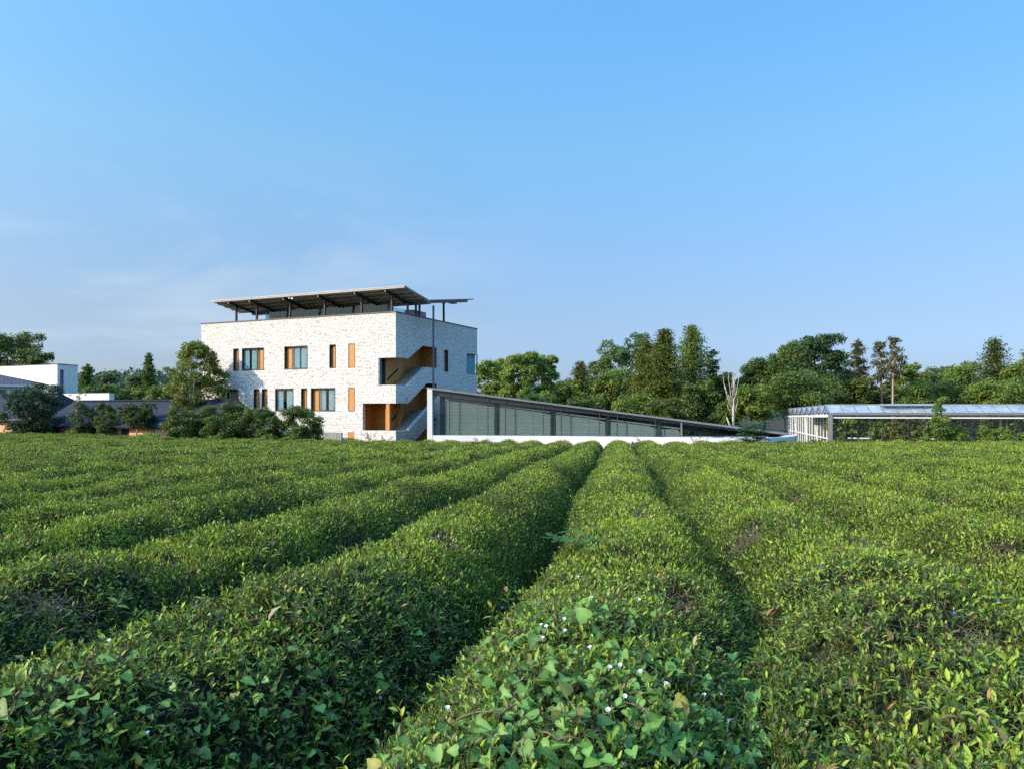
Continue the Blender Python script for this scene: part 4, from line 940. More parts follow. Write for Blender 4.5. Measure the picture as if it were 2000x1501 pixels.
# ------------------------------------------------------------------ the white stone building
def stone_building():
    fr = Frame(773, 60, -24.4); L, W, H = 20.44, 14.0, 10.55
    root = empty('stone_building', fr.o, -24.4)
    B = lambda mb, n, m, **k: mb.build(n, M[m] if isinstance(m, str) else m, root, **k)
    TH = .34
    up0, up1, lo0, lo1 = 6.33, 8.25, 2.85, 4.75
    rect = lambda a, b, c, d: [(a, c), (b, c), (b, d), (a, d)]
    narrow = [(-16.68, -16.07, up0, up1), (-6.38, -5.75, up0, up1), (-14.36, -13.75, lo0, lo1), (-13.47, -12.88, lo0, lo1), (-9.28, -8.67, lo0, lo1)]
    wide = [(-15.69, -13.26, up0, up1, 'R'), (-11.04, -8.61, up0, up1, 'L'), (-17.99, -16.14, lo0, lo1, 'R'), (-12.02, -10.09, lo0, lo1, 'N'), (-8.26, -5.81, lo0, lo1, 'L')]
    flush = [(-4.5, -3.85, up0, up1), (-4.5, -3.88, lo0, lo1)]
    outer = [(-L, -.4), (-4.56, -.4), (-4.56, 1.18), (-3.90, 1.18), (-3.90, -.4), (0, -.4), (0, 1.34), (-3.11, 1.34), (-3.11, 3.48), (0, 3.48), (0, 4.90), (-1.61, 4.90), (-1.61, 7.03), (0, 7.03), (0, H), (-L, H)]
    holes = [rect(*q[:4]) for q in narrow + wide + flush]
    mb = MB(); mb.prism(outer, lambda a, b: (a, 0, b), lambda a, b: (a, TH, b), holes=holes); B(mb, 'front_wall', 'stone')
    # stair side: stepped openings that follow the flights
    so_ = [(.345, -.4), (1.35, -.4), (6.37, 2.42), (6.37, -.4), (W, -.4), (W, 6.3), (W - 2.08, 6.3), (W - 2.08, 8.15), (W, 8.15), (W, H), (.345, H),
           (.345, 7.04), (1.83, 7.06), (4.09, 8.25), (6.37, 8.25), (6.37, 6.50), (4.62, 6.50), (1.83, 4.90), (.345, 4.90),
           (.345, 3.48), (1.80, 3.48), (4.75, 5.18), (6.37, 5.18), (6.37, 3.95), (4.62, 2.90), (1.83, 1.34), (.345, 1.34)]
    nar = rect(7.66, 8.34, 6.28, 8.17)
    mb = MB(); mb.prism(so_, lambda a, b: (0, a, b), lambda a, b: (-TH, a, b), holes=[nar]); B(mb, 'side_wall', 'stone')
    mb = MB(); mb.box(-L, -L + TH, TH + .002, W - TH - .002, -.4, H - .003); B(mb, 'side_wall', 'stone')
    mb = MB(); mb.box(-L, -TH - .004, W - TH, W - .003, -.4, H - .003); B(mb, 'rear_wall', 'stone')
    mb = MB()                                                        # flashing on the parapet
    mb.box(-L - .03, .04, -.05, .40, H + .002, H + .09); mb.box(-.38, .04, .402, W + .03, H + .002, H + .09); mb.box(-L - .03, -L + .4, .402, W + .03, H + .002, H + .09); mb.box(-L + .402, -.382, W - .38, W + .03, H + .002, H + .09)
    B(mb, 'parapet_cap', 'cap')
    mb = MB(); mb.box(-L + TH, -TH, TH, W - TH, 9.75, 9.95); B(mb, 'roof_deck', 'concrete')
    mb = MB()                                                        # storey slabs and a dark core behind the windows
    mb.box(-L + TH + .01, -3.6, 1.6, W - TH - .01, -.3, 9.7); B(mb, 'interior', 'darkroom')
    def lining(mb, x0, x1, z0, z1, d=.30, t=.045, y=-.025):
        mb.box(x0 + .002, x0 + t, y, d, z0 + .002, z1 - .002); mb.box(x1 - t, x1 - .002, y, d, z0 + .002, z1 - .002); mb.box(x0 + t, x1 - t, y, d, z1 - t, z1 - .002); mb.box(x0 + t, x1 - t, y, d, z0 + .002, z0 + t)
    for x0, x1, z0, z1 in narrow:
        f = MB(); lining(f, x0, x1, z0, z1); f = B(f, 'window', 'steel')
        p = MB(); p.box(x0 + .05, x1 - .05, .20, .24, z0 + .05, z1 - .05); p.build('shutter_panel', M['orange'], f)
    for x0, x1, z0, z1, side in wide:
        f = MB(); lining(f, x0, x1, z0, z1, .36)
        sw = .78
        if side == 'L': pa, ga = (x0 + .05, x0 + sw), (x0 + sw, x1 - .045)
        elif side == 'R': pa, ga = (x1 - sw, x1 - .05), (x0 + .045, x1 - sw)
        else: pa, ga = None, (x0 + .045, x1 - .045)
        gx0, gx1 = ga
        f.box(gx0, gx0 + .06, .05, .12, z0 + .05, z1 - .05); f.box(gx1 - .06, gx1, .05, .12, z0 + .05, z1 - .05); f.box(gx0 + .06, gx1 - .06, .05, .12, z1 - .11, z1 - .05); f.box(gx0 + .06, gx1 - .06, .05, .12, z0 + .05, z0 + .11)
        f = B(f, 'window', 'steel')
        p = MB(); p.quad((gx0 + .06, .08, z0 + .11), (gx1 - .06, .08, z0 + .11), (gx1 - .06, .08, z1 - .11), (gx0 + .06, .08, z1 - .11)); p.build('pane', M['pane'], f, fix=False)
        if pa:
            p = MB(); p.box(pa[0], pa[1], .22, .27, z0 + .05, z1 - .05); p.build('shutter_panel', M['orange'], f)
        # two curtains parted at the middle, in folds
        w_ = gx1 - gx0; gap = .17 + .07 * math.sin(x0 * 3)
        for a, b in ((gx0 + .02, gx0 + w_ * (.50) - gap), (gx0 + w_ * .5 + gap * .4, gx1 - .02)):
            c = MB(); n = 40; vs = []
            for j, z in enumerate(np.linspace(z0 + .06, z1 - .06, 6)):
                for i in range(n):
                    u = i / (n - 1); xx = a + (b - a) * u; pinch = .06 * math.sin(j / 5 * math.pi)
                    vs.append((xx + (pinch if a > (gx0 + gx1) / 2 - .1 else -pinch) * (1 - abs(2 * u - 1)) * .6, .21 + .035 * math.sin(i * 1.15 + .6 * math.sin(x0)), z))
            c.add(vs, [(j * n + i, j * n + i + 1, (j + 1) * n + i + 1, (j + 1) * n + i) for j in range(5) for i in range(n - 1)])
            c.build('curtain', M['curtain'], f, smooth=True)
    for x0, x1, z0, z1 in flush:
        f = MB(); lining(f, x0, x1, z0, z1, .2, .04, -.015); f = B(f, 'window', 'steel')
        p = MB(); p.box(x0 + .042, x1 - .042, .012, .06, z0 + .042, z1 - .042); p.build('shutter_panel', M['orange'], f)
    d = MB(); d.box(-4.56, -3.90, .03, .09, -.4, 1.16); d = B(d, 'door', 'orange')
    # side windows
    f = MB()
    for a, b, c, e in ((7.66, 7.71, 6.28, 8.17), (8.29, 8.34, 6.28, 8.17), (7.71, 8.29, 8.12, 8.17), (7.71, 8.29, 6.28, 6.33)): f.box(-.3, .02, a, b, c, e)
    f = B(f, 'window', 'steel'); p = MB(); p.box(-.26, -.22, 7.71, 8.29, 6.33, 8.12); p.build('shutter_panel', M['orange'], f)
    f = MB(); y0 = W - 2.08; f.box(-.25, .03, y0, y0 + .05, 6.3, 8.15); f.box(-.25, .03, y0 + .05, W, 8.10, 8.15); f.box(-.25, .03, y0 + .05, W, 6.3, 6.35); f.box(-.06, .03, W - .05, W, 6.35, 8.10); f = B(f, 'corner_window', 'steel')
    p = MB(); p.quad((-.02, y0 + .05, 6.35), (-.02, W - .05, 6.35), (-.02, W - .05, 8.10), (-.02, y0 + .05, 8.10)); p.build('pane', M['pane'], f, fix=False)
    p = MB(); p.box(-.24, -.20, y0 + .06, W - .06, 6.36, 8.09); p.build('curtain', plain('blue_blind', (.10, .36, .44), .6), f)
    # stairwell behind the openings
    for z0, z1 in ((1.34, 3.48), (4.90, 7.03)):
        low = z0 < 3
        mb = MB(); mb.box(-3.5 if low else -2.2, -.345, .345, 1.75, z0 - .18, z0 - .004); B(mb, 'landing', 'concrete')
        mb = MB(); mb.box(-3.5 if low else -2.2, -.345, .345, 6.4, z1 + 1.3, z1 + 1.38); mb.box(-3.5, -.345, .345, 1.7, z1 + .002, z1 + .06); B(mb, 'soffit', 'orange')
        mb = MB(); mb.box(-1.36, -1.30, .60, 3.05, z0 - .3, z1 + .9); B(mb, 'wall_panel', 'orange')
        mb = MB(); mb.box(-1.72, -1.66, 3.05, 6.9, z0 - .3, z1 + 1.4); mb.box(-1.66, -1.30, 3.05, 3.09, z0 - .3, z1 + 1.28); mb.box(-1.66, -.345, 6.38, 6.44, z0 + .3, z1 + 1.3); B(mb, 'wall_panel', 'orange')
        mb = MB(); s_ = (z0 - 1.34)                                   # slot for the hand
        mb.beam((-1.285, .75, z0 + .42), (-1.285, 2.35, z0 + 1.38), .025, .15); B(mb, 'handrail_slot', 'darkroom')
        # flight
        mb = MB(); n = 11; rise = (1.60 + .02) / n; run = 3.0 / n
        for i in range(n): mb.box(-1.28, -.36, 1.75 + run * i, 1.75 + run * (i + 1) + .001 * i, z0 - .35 + rise * i, z0 + .02 + rise * (i + 1))
        mb.box(-1.65, -.36, 4.76, 6.37, z0 + 1.3, z0 + 1.62); B(mb, 'stair_flight', 'concrete')
    mb = MB(); mb.box(-3.6, -.9, 2.1, 2.16, 1.0, 3.6); mb.box(-3.56, -3.5, .345, 2.1, 1.0, 3.6); B(mb, 'wall_panel', 'orange')
    mb = MB(); mb.box(-.92, -.62, .05, .32, 1.342, 3.478); B(mb, 'corner_post', 'orange')
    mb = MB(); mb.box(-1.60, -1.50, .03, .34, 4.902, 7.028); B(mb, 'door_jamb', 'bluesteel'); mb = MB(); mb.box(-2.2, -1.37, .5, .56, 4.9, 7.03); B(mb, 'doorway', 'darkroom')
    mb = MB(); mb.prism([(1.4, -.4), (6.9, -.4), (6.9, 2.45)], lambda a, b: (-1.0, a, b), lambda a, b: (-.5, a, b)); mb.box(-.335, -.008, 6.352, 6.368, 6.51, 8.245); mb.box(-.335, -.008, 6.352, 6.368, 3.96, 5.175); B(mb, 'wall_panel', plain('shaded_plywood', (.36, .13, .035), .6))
    # glazed roof storey
    mb = MB(); mb.box(-14.9, -2.1, 2.0, 2.06, 9.96, 11.66); mb.box(-2.16, -2.1, 2.062, 8, 9.96, 11.4); mb.box(-14.9, -14.84, 2.062, 8, 9.96, 11.4); g = B(mb, 'roof_glazing', 'tealglass')
    mb = MB(); mb.box(-14.7, -2.3, 2.25, 2.3, 9.96, 11.5); B(mb, 'inner_curtain', 'tealblind')
    mb = MB(); mb.box(-2.09, -1.72, 1.9, 2.3, 9.96, 11.45); B(mb, 'corner_pillar', 'bluesteel'); mb = MB(); mb.box(-1.2, -.36, 3.2, 5.2, 9.96, 11.15); B(mb, 'plant_box', 'zinc')
    # butterfly canopy of corrugated sheet
    A, Bx, ye, yv, zE, zV = -18.38, 1.43, -1.0, 2.66, 12.36, 11.72
    def sheet(name, x0, x1, ya, za, yb, zb_, pitch=.19, amp=.035):
        mb = MB(); n = int((x1 - x0) / pitch * 4); vs = []
        for i in range(n + 1):
            x = x0 + (x1 - x0) * i / n; dz = amp * math.sin(i * math.pi / 2)
            vs += [(x, ya, za + dz), (x, yb, zb_ + dz), (x, ya, za + dz + .03), (x, yb, zb_ + dz + .03)]
        fs = []
        for i in range(n):
            a, b = 4 * i, 4 * i + 4; fs += [(a, a + 1, b + 1, b), (a + 2, b + 2, b + 3, a + 3), (a, b, b + 2, a + 2), (a + 1, a + 3, b + 3, b + 1)]
        fs += [(0, 2, 3, 1), (4 * n, 4 * n + 1, 4 * n + 3, 4 * n + 2)]
        mb.add(vs, fs); return B(mb, name, 'sheet')
    c1 = sheet('canopy_roof', A, Bx, ye, zE, yv, zV); c2 = sheet('canopy_roof', -16.5, Bx, yv + .05, zV + .02, 10.6, 12.86)
    mb = MB(); mb.box(A, Bx, ye - .02, ye + .03, zE - .13, zE - .045); mb.build('eave_strip', M['fascia'], c1)
    sl = (zE - zV) / (yv - ye)
    for j in range(1, 5):
        y = ye + (yv - ye) * j / 4.6; mb = MB(); z = zE - sl * (y - ye) - .09; mb.box(A + .05, Bx - .05, y - .035, y + .035, z - .07, z + .045); mb.build('purlin', M['purlin'], c1)
    mb = MB(); mb.box(-16.9, Bx + .02, yv - .22, yv + .26, zV - .26, zV - .05); mb.build('gutter', M['bluesteel'], c1)
    xs = [(-16.5, -16.38), (-14.2, -14.04), (-10.6, -10.41), (-6.98, -6.85), (-3.32, -3.25), (-.46, -.40)]
    for xb, xt in xs:
        yb, yt = .17, .05; zt = zE - sl * (yt - ye) - .24
        mb = MB(); mb.beam((xb, yb, 10.64), (xt, yt, zt), .13, .17, up=(0, 1, 0)); mb.beam((xt - .02, yt, zt - .32), (xt, yt + .3, zt + .02), .07, .06, up=(0, 1, 0)); B(mb, 'column', 'steel')
        mb = MB(); mb.beam((xt, ye + .12, zE - .2), (xt, yv - .1, zV - .2), .10, .20); B(mb, 'rafter', 'steel')
    sl2 = (12.86 - zV) / (10.6 - yv)
    for y, tilt in ((3.28, -.22), (7.9, -.25)):
        zt = zV + sl2 * (y - yv) - .12; mb = MB(); mb.beam((-.17, y, 10.64), (-.05, y + tilt, zt), .14, .14, up=(0, 1, 0)); mb.beam((-.05, y + tilt - .02, zt - .22), (-.05, y + tilt - .3, zt), .09, .09, up=(0, 1, 0)); mb.beam((-.05, y + tilt + .02, zt - .22), (-.05, y + tilt + .3, zt), .09, .09, up=(0, 1, 0)); B(mb, 'column', 'steel')
    for y in (2.03, 3.86):
        mb = MB(); mb.box(-.26, -.12, y - .07, y + .07, 10.64, zV - .06); B(mb, 'column', 'steel')
    mb = MB(); mb.beam((-.1, yv, zV - .14), (-.1, 10.3, zV + sl2 * (10.3 - yv) - .09), .1, .13); mb.beam((1.25, yv, zV - .12), (1.25, 9.6, 12.58), .08, .20); B(mb, 'rafter', 'steel')
    mb = MB(); mb.box(.75, 1.25, 7.0, 7.7, 12.1, 12.24); B(mb, 'floodlight', 'steel')
    mb = MB(); p0 = fr.side(846.5, 597, 1.2); mb.tube([(1.2, p0.y, .0), (1.2, p0.y, p0.z)], [.085, .085], 10); B(mb, 'downpipe', 'bluesteel', smooth=False)
    mb = MB(); mb.box(-9.55, -9.40, -.9, -.86, 12.02, 12.26); mb.box(-9.85, -9.68, -.9, -.87, 12.08, 12.27); B(mb, 'lamp_housing', 'whitemetal')
    tag(root, 'three-storey white rubble-stone building with orange shutters, cut-in stairs and a tilted canopy roof', 'building')
    # concrete screen wall in front of it
    p0, p1 = fr.front(629.4, 843, -.8), fr.front(666.7, 843, -.8); o = empty('concrete_screen', fr.world(p0.x, -.8, 0), -24.4); w_ = p1.x - p0.x
    mb = MB(); mb.box(0, w_, 0, .18, 0, p0.z); mb.build('wall_slab', M['concrete'], o, bevel=.01); mb = MB()
    for i in range(6): mb.box(w_ * (i + .5) / 6 - .006, w_ * (i + .5) / 6 + .006, -.004, .0, .02, p0.z - .03)
    mb.build('board_mark', M['cap'], o); tag(o, 'low grey concrete screen wall beside the round shrub', 'wall')
stone_building()

# ------------------------------------------------------------------ the glass pavilion with a sloping roof
def pavilion():
    fr = Frame(835, 57, -5.4); root = empty('glass_pavilion', fr.o, -5.4); B = lambda mb, n, m, **k: mb.build(n, M[m], root, **k)
    X = lambda px, y=0: fr.front(px, 800, y).x
    pa, pb = fr.front(845, 757), fr.front(1536, 844.5); m_ = (pb.z - pa.z) / (pb.x - pa.x)
    zt = lambda x: pa.z + m_ * (x - pa.x)
    sill = fr.front(1000, 850).z; x0, x1 = X(845), X(1540)
    mb = MB(); mb.box(0, x0, -.12, .5, -.3, zt(x0) - .02); B(mb, 'end_pier', 'white', bevel=.015)
    a, b = -.05, X(1537)                                             # roof slab, falling a little to the rear
    mb = MB(); dz = -.75
    mb.prism([(a, zt(a) - .13), (b, zt(b) - .13), (b, zt(b)), (a, zt(a))], lambda x, z: (x, -.12, z), lambda x, z: (x, 9.5, z + dz)); rf = B(mb, 'roof', 'fascia')
    mb = MB()
    for px in (949, 1054, 1160, 1265, 1370, 1470):
        x = X(px, -.12); mb.box(x - .012, x + .012, -.125, -.12, zt(x) - .128, zt(x) - .003)
    mb.build('seam', M['cap'], rf)
    mb = MB(); mb.prism([(x0, zt(x0) - .55), (b - 3.6, zt(b - 3.6) - .30), (b - 1, zt(b - 1) - .19), (b - 1, zt(b - 1) - .135), (x0, zt(x0) - .135)], lambda x, z: (x, .10, z), lambda x, z: (x, .33, z)); B(mb, 'edge_beam', 'steel')
    mb = MB(); mb.box(x0, X(1535), -.06, .3, -.3, sill - .05); B(mb, 'base_wall', 'white')
    mb = MB(); mb.box(x0 + .002, X(1500), -.02, .16, sill - .048, sill + .03); B(mb, 'sill', 'bluesteel')
    mb = MB(); xe = b - 1.2
    mb.add([(x, .055, z) for x, z in [(x0, sill + .03), (xe, sill + .03), (xe, max(zt(xe) - .2, sill + .04)), (x0, zt(x0) - .18)]], [(0, 1, 2, 3)]); B(mb, 'pane', 'pavglass', fix=False)
    for px in (878, 953, 987, 1061, 1096, 1171, 1206, 1280):
        x = X(px); mb = MB(); mb.box(x - .03, x + .03, .02, .05, sill + .03, zt(x) - .14); B(mb, 'mullion', 'steel')
    x = X(1331); mb = MB(); mb.box(x - .05, x + .05, -.02, .14, sill + .03, zt(x) - .18); B(mb, 'mullion', 'fascia')
    cols = [X(864, .5)] + [X(px, .5) for px in (971, 1080.5, 1187.5, 1287)]
    for x in cols: mb = MB(); mb.box(x - .16, x + .16, .38, .70, .0, zt(x) - .25); B(mb, 'column', 'steel')
    bays = [(cols[0] + .25, cols[1] - .2), (cols[1] + .2, cols[2] - .2), (cols[2] + .2, cols[3] - .2), (cols[3] + .2, cols[4] - .2), (cols[4] + .2, X(1328, .4))]
    for a_, b_ in bays:
        mb = MB(); z = sill - .02; yb = .40
        while True:
            z2 = z + .262; zc = lambda x: zt(x) - .72
            # each board is cut by the sloping head
            xr = b_
            if zc(b_) < z2: xr = min(b_, pa.x + (z2 + .72 - pa.z) / m_)
            if xr <= a_ + .1: break
            mb.box(a_, xr, yb, yb + .03, z, z2 - .02); mb.box(a_, xr, yb - .02, yb + .012, z2 - .019, z2 - .002, 1)
            if xr < b_:
                mb.prism([(xr, z), (min(b_, pa.x + (z + .72 - pa.z) / m_), z), (xr, z2 - .02)], lambda x, q: (x, yb, q), lambda x, q: (x, yb + .03, q)) if zc(b_) < z2 else None
            z = z2
        for f in (.12, .34, .66): xx = a_ + (b_ - a_) * f; mb.box(xx - .012, xx + .012, yb - .006, yb + .028, sill, zt(xx) - .80, 2)
        mb.build('blind', [M['blind'], M['blindedge'], M['bluesteel']], root)
        mb = MB(); mb.beam((a_, .34, zt(a_) - .66), (b_, .34, zt(b_) - .66), .06, .09); B(mb, 'blind_rail', 'fascia')
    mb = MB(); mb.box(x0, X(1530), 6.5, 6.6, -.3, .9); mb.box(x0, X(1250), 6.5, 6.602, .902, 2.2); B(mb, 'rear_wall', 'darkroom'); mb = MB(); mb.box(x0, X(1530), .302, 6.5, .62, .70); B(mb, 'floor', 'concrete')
    # curved parapet and the terrace it holds
    plan = [(845, 56.80), (900, 56.5), (1000, 55.9), (1100, 55.1), (1200, 54.0), (1300, 52.9), (1380, 52.2), (1450, 51.9), (1500, 52.2), (1530, 53.2), (1547, 54.9), (1555, 57.0), (1556, 60)]
    pts = []
    for i in range(len(plan) - 1):
        for s_ in np.linspace(0, 1, 6)[:-1]:
            q0, q1, q2, q3 = [np.array(plan[min(max(i + k, 0), len(plan) - 1)], float) for k in (-1, 0, 1, 2)]
            q = .5 * (2 * q1 + (q2 - q0) * s_ + (2 * q0 - 5 * q1 + 4 * q2 - q3) * s_ ** 2 + (3 * q1 - q0 - 3 * q2 + q3) * s_ ** 3); w_ = at(q[0], 800, q[1]) - fr.o; pts.append(Vector((w_ @ fr.X, w_ @ fr.Y)))
    top = 1.09; nrm = []
    for i in range(len(pts)):
        d = (pts[min(i + 1, len(pts) - 1)] - pts[max(i - 1, 0)]).normalized(); nrm.append(Vector((-d.y, d.x)))
    mb = MB(); vs = []
    for p, n_ in zip(pts, nrm): q = p + n_ * .2; vs += [(p.x, p.y, -.3), (p.x, p.y, top), (q.x, q.y, top), (q.x, q.y, -.3)]
    fs = [(4 * i + k, 4 * i + 4 + k, 4 * i + 4 + (k + 1) % 4, 4 * i + (k + 1) % 4) for i in range(len(pts) - 1) for k in range(4)] + [(0, 1, 2, 3), tuple(4 * len(pts) - 4 + k for k in (3, 2, 1, 0))]
    mb.add(vs, fs); B(mb, 'curved_wall', 'white')
    inner = [(p + n_ * .21) for p, n_ in zip(pts, nrm)][6:]
    mb = MB(); mb.prism([(p.x, p.y) for p in inner] + [(inner[0].x, inner[-1].y)], lambda a_, b_: (a_, b_, top - .16), lambda a_, b_: (a_, b_, top - .08)); B(mb, 'terrace_deck', 'deck')
    for pxa, pxb in ((1276, 1297), (1391, 1412)):
        w_ = at((pxa + pxb) / 2, 851, 53.6) - fr.o; x, y = w_ @ fr.X, w_ @ fr.Y; mb = MB(); mb.box(x - .38, x + .38, y - .3, y + .3, top - .079, top + .06); B(mb, 'skylight', 'steel', bevel=.01)
    tag(root, 'low glass-fronted pavilion with a long sloping roof and a curved white wall', 'building')
pavilion()

# ------------------------------------------------------------------ the greenhouse
def greenhouse():
    fr = Frame(1621, 55, -13.4); root = empty('greenhouse', fr.o, -13.4); B = lambda mb, n, m, **k: mb.build(n, M[m], root, **k)
    LX, SP, NS = 27.0, 3.2, 9; zg_ = lambda y: 2.73 - .011 * y; RG = .62
    for s_ in range(NS):                                             # ridge-and-furrow glass roofs
        ya, yb = s_ * SP, (s_ + 1) * SP; ym = (ya + yb) / 2; za, zb_ = zg_(ya) + .05, zg_(yb) + .05; zr = zg_(ym) + RG
        mb = MB(); x0 = -.05
        mb.add([(x0, ya + .02, za), (LX, ya + .02, za), (LX, ym, zr), (x0, ym, zr)], [(0, 1, 2, 3)]); mb.add([(x0, ym, zr), (LX, ym, zr), (LX, yb - .02, zb_), (x0, yb - .02, zb_)], [(0, 1, 2, 3)])
        rf = B(mb, 'roof_span', 'ghroof', fix=False)
        mb = MB(); mb.box(x0, LX, ym - .04, ym + .04, zr - .02, zr + .05)
        for e in ((ya + .02, za), (yb - .02, zb_)): mb.beam((x0, e[0], e[1]), (x0, ym, zr + .01), .07, .07)
        if s_ == 0:
            x = .9
            while x < LX: mb.beam((x, ya + .02, za + .02), (x, ym, zr + .02), .035, .03); x += .9
        mb.beam((x0, ym, zr - .03), (x0, ym, za + .05), .06, .06); mb.build('glazing_bar', M['fascia'], rf)
        mb = MB(); mb.box(-.08, LX, ya - .10, ya + .10, za - .16, za - .002); B(mb, 'gutter', 'fascia')
    ym = SP / 2
    for xa, xb_ in ((3.6, 7.4), (15.0, 20.5)):
        mb = MB(); zr = zg_(ym) + RG + .06; mb.prism([(ym, zr), (ym - .95, zr - .10), (ym - .95, zr - .14), (ym, zr - .05)], lambda y, z: (xa, y, z), lambda y, z: (xb_, y, z)); B(mb, 'roof_vent', 'zinc')
    z0 = zg_(0)
    mb = MB(); mb.box(-.12, .16, -.12, .12, -.2, z0 - .12); B(mb, 'corner_post', 'fascia')
    for i in range(1, 20):                                           # white posts of the end wall
        y = i * 1.45
        mb = MB(); w_ = .04 if i % 2 else .06; mb.box(-.03, .025, y - w_, y + w_, -.2, zg_(y) - .02)
        if i in (4, 8, 13): mb.beam((0, y + .1, .05), (0, y + 1.3, zg_(y) - .1), .06, .06)
        B(mb, 'post', 'whitemetal')
    mb = MB(); mb.box(-.06, .06, .2, NS * SP, .85, .93); mb.beam((0, .12, z0 - .18), (0, NS * SP, zg_(NS * SP) - .18), .1, .12); B(mb, 'end_rail', 'whitemetal')
    mb = MB(); mb.quad((.02, .15, 0), (.02, NS * SP, 0), (.02, NS * SP, 2.4), (.02, .15, 2.4)); B(mb, 'end_glazing', 'endglass', fix=False)
    mb = MB(); mb.box(-1.1, -.07, .5, 7.0, z0 - .30, z0 - .20); B(mb, 'awning', 'whitemetal', bevel=.01)
    mb = MB(); mb.quad((.16, 0, .05), (LX, 0, .05), (LX, 0, z0 - .16), (.16, 0, z0 - .16)); B(mb, 'front_glazing', 'ghglass', fix=False)
    x = .62; i = 0
    while x < LX:
        mb = MB(); mb.box(x - .02, x + .02, -.03, .045, .0, z0 - .17); B(mb, 'glazing_bar', 'steel'); x += .40 if i < 3 else .83; i += 1
    mb = MB(); mb.box(.16, LX, -.05, -.031, z0 - .36, z0 - .27); B(mb, 'front_rail', 'whitemetal')
    for xa, xb_ in ((1.2, 2.8), (5.5, 7.0), (10.4, 12), (16, 18)):
        mb = MB(); mb.box(xa, xb_, .05, .12, .92, 1.0); B(mb, 'bench_rail', 'whitemetal')
    for x in (4.35, 6.45, 11.1, 14.2, 17.5, 21.0):
        mb = MB(); mb.box(x - .06, x + .06, .5, .62, -.1, z0 - .1); B(mb, 'inner_post', 'fascia')
    mb = MB(); mb.box(-.1, LX, -.08, .08, -.3, .05); B(mb, 'plinth', 'concrete')
    mb = MB(); mb.box(.2, LX, NS * SP, NS * SP + .02, 0, 2.3); B(mb, 'rear_glazing', 'ghglass')
    tag(root, 'long white-framed greenhouse with a saw-tooth glass roof', 'greenhouse')
    Gp = 'leafy plants growing inside the greenhouse'
    spec = [(1.0, 2.3, 1.6), (2.2, 2.35, 1.7), (3.5, 2.2, 1.5), (5.3, 2.1, 1.5), (6.9, 1.9, 1.5), (8.4, 1.5, 1.6), (10.2, 1.6, 1.7), (12.2, 1.4, 1.7), (14.6, 1.7, 1.8)]
    names = ['leafy climber filling the greenhouse corner behind the thick post', 'tall climber behind the second group of panes from the greenhouse corner', 'tall yellow-green plant left of the first inner white post', 'climber with reddish leaves between the two inner white posts',
             'drooping plant right of the second inner white post', 'low plant behind glass left of the vine-covered post', 'plant behind glass just right of the vine-covered post', 'low plant behind glass farther right of the vine-covered post', 'green plant behind glass at the right edge']
    for i, ((x, h_, wd), lab) in enumerate(zip(spec, names)):
        rng = np.random.default_rng(200 + i); o = empty('greenhouse_plant', fr.world(x, .55, 0)); cl = []; mb = MB()
        for _ in range(24): cl.append((np.array([rng.normal() * wd * .34, rng.normal() * .2, rng.uniform(.2, h_ - .15)]), rng.uniform(.2, .42)))
        for q in cl[::4]: mb.tube([(q[0][0] * .4, 0, 0), q[0]], [.02, .01], 5)
        np_obj('crown', [crown_leaves(rng, cl, 2200, .15, ((.09, .14, .025), (.22, .29, .05)) if i != 3 else BR)], M['leaf'], o); mb.build('stem', M['bark'], o); tag(o, lab, 'plant', Gp)
    # plants outside the glass
    vp = at(1838, 800, 51.4); vp.z = FAR; o = empty('vine_covered_post', vp); rng = np.random.default_rng(301); cl = []
    for i in range(34):
        f = rng.random(); cl.append((np.array([rng.normal() * .20 * (1.5 - f) + .10 * math.sin(f * 7), rng.normal() * .2, .1 + 3.65 * f]), rng.uniform(.2, .36) * (1.25 - .4 * f)))
    for i in range(10): cl.append((np.array([rng.normal() * .7 - .3, rng.normal() * .3, rng.uniform(.1, 1.1)]), .36))
    np_obj('foliage', [crown_leaves(rng, cl, 4600, .12, ((.06, .11, .018), (.15, .22, .035)))], M['leaf'], o)
    mb = MB(); mb.tube([(0, 0, -.2), (0, 0, 3.7)], [.05, .045], 8); mb.build('post', M['bark'], o); tag(o, 'tall post smothered in bright green vine in front of the greenhouse', 'climbing plant')
    for px, top, wd, lab, sd in ((1868, 826, 66, 'bright green bush at the right foot of the vine-covered post', 302), (1947, 830, 70, 'green bush in front of the greenhouse glass near the right edge', 303), (1800, 838, 44, 'yellowish low bush left of the vine-covered post', 304), (1755, 828, 40, 'reddish green bush before the greenhouse between the white posts', 305)):
        shrub(px, top, wd, 51.8, BR if sd == 305 else (YG if sd == 304 else MD), lab, sd, 2600, .11, lobes=5)
greenhouse()

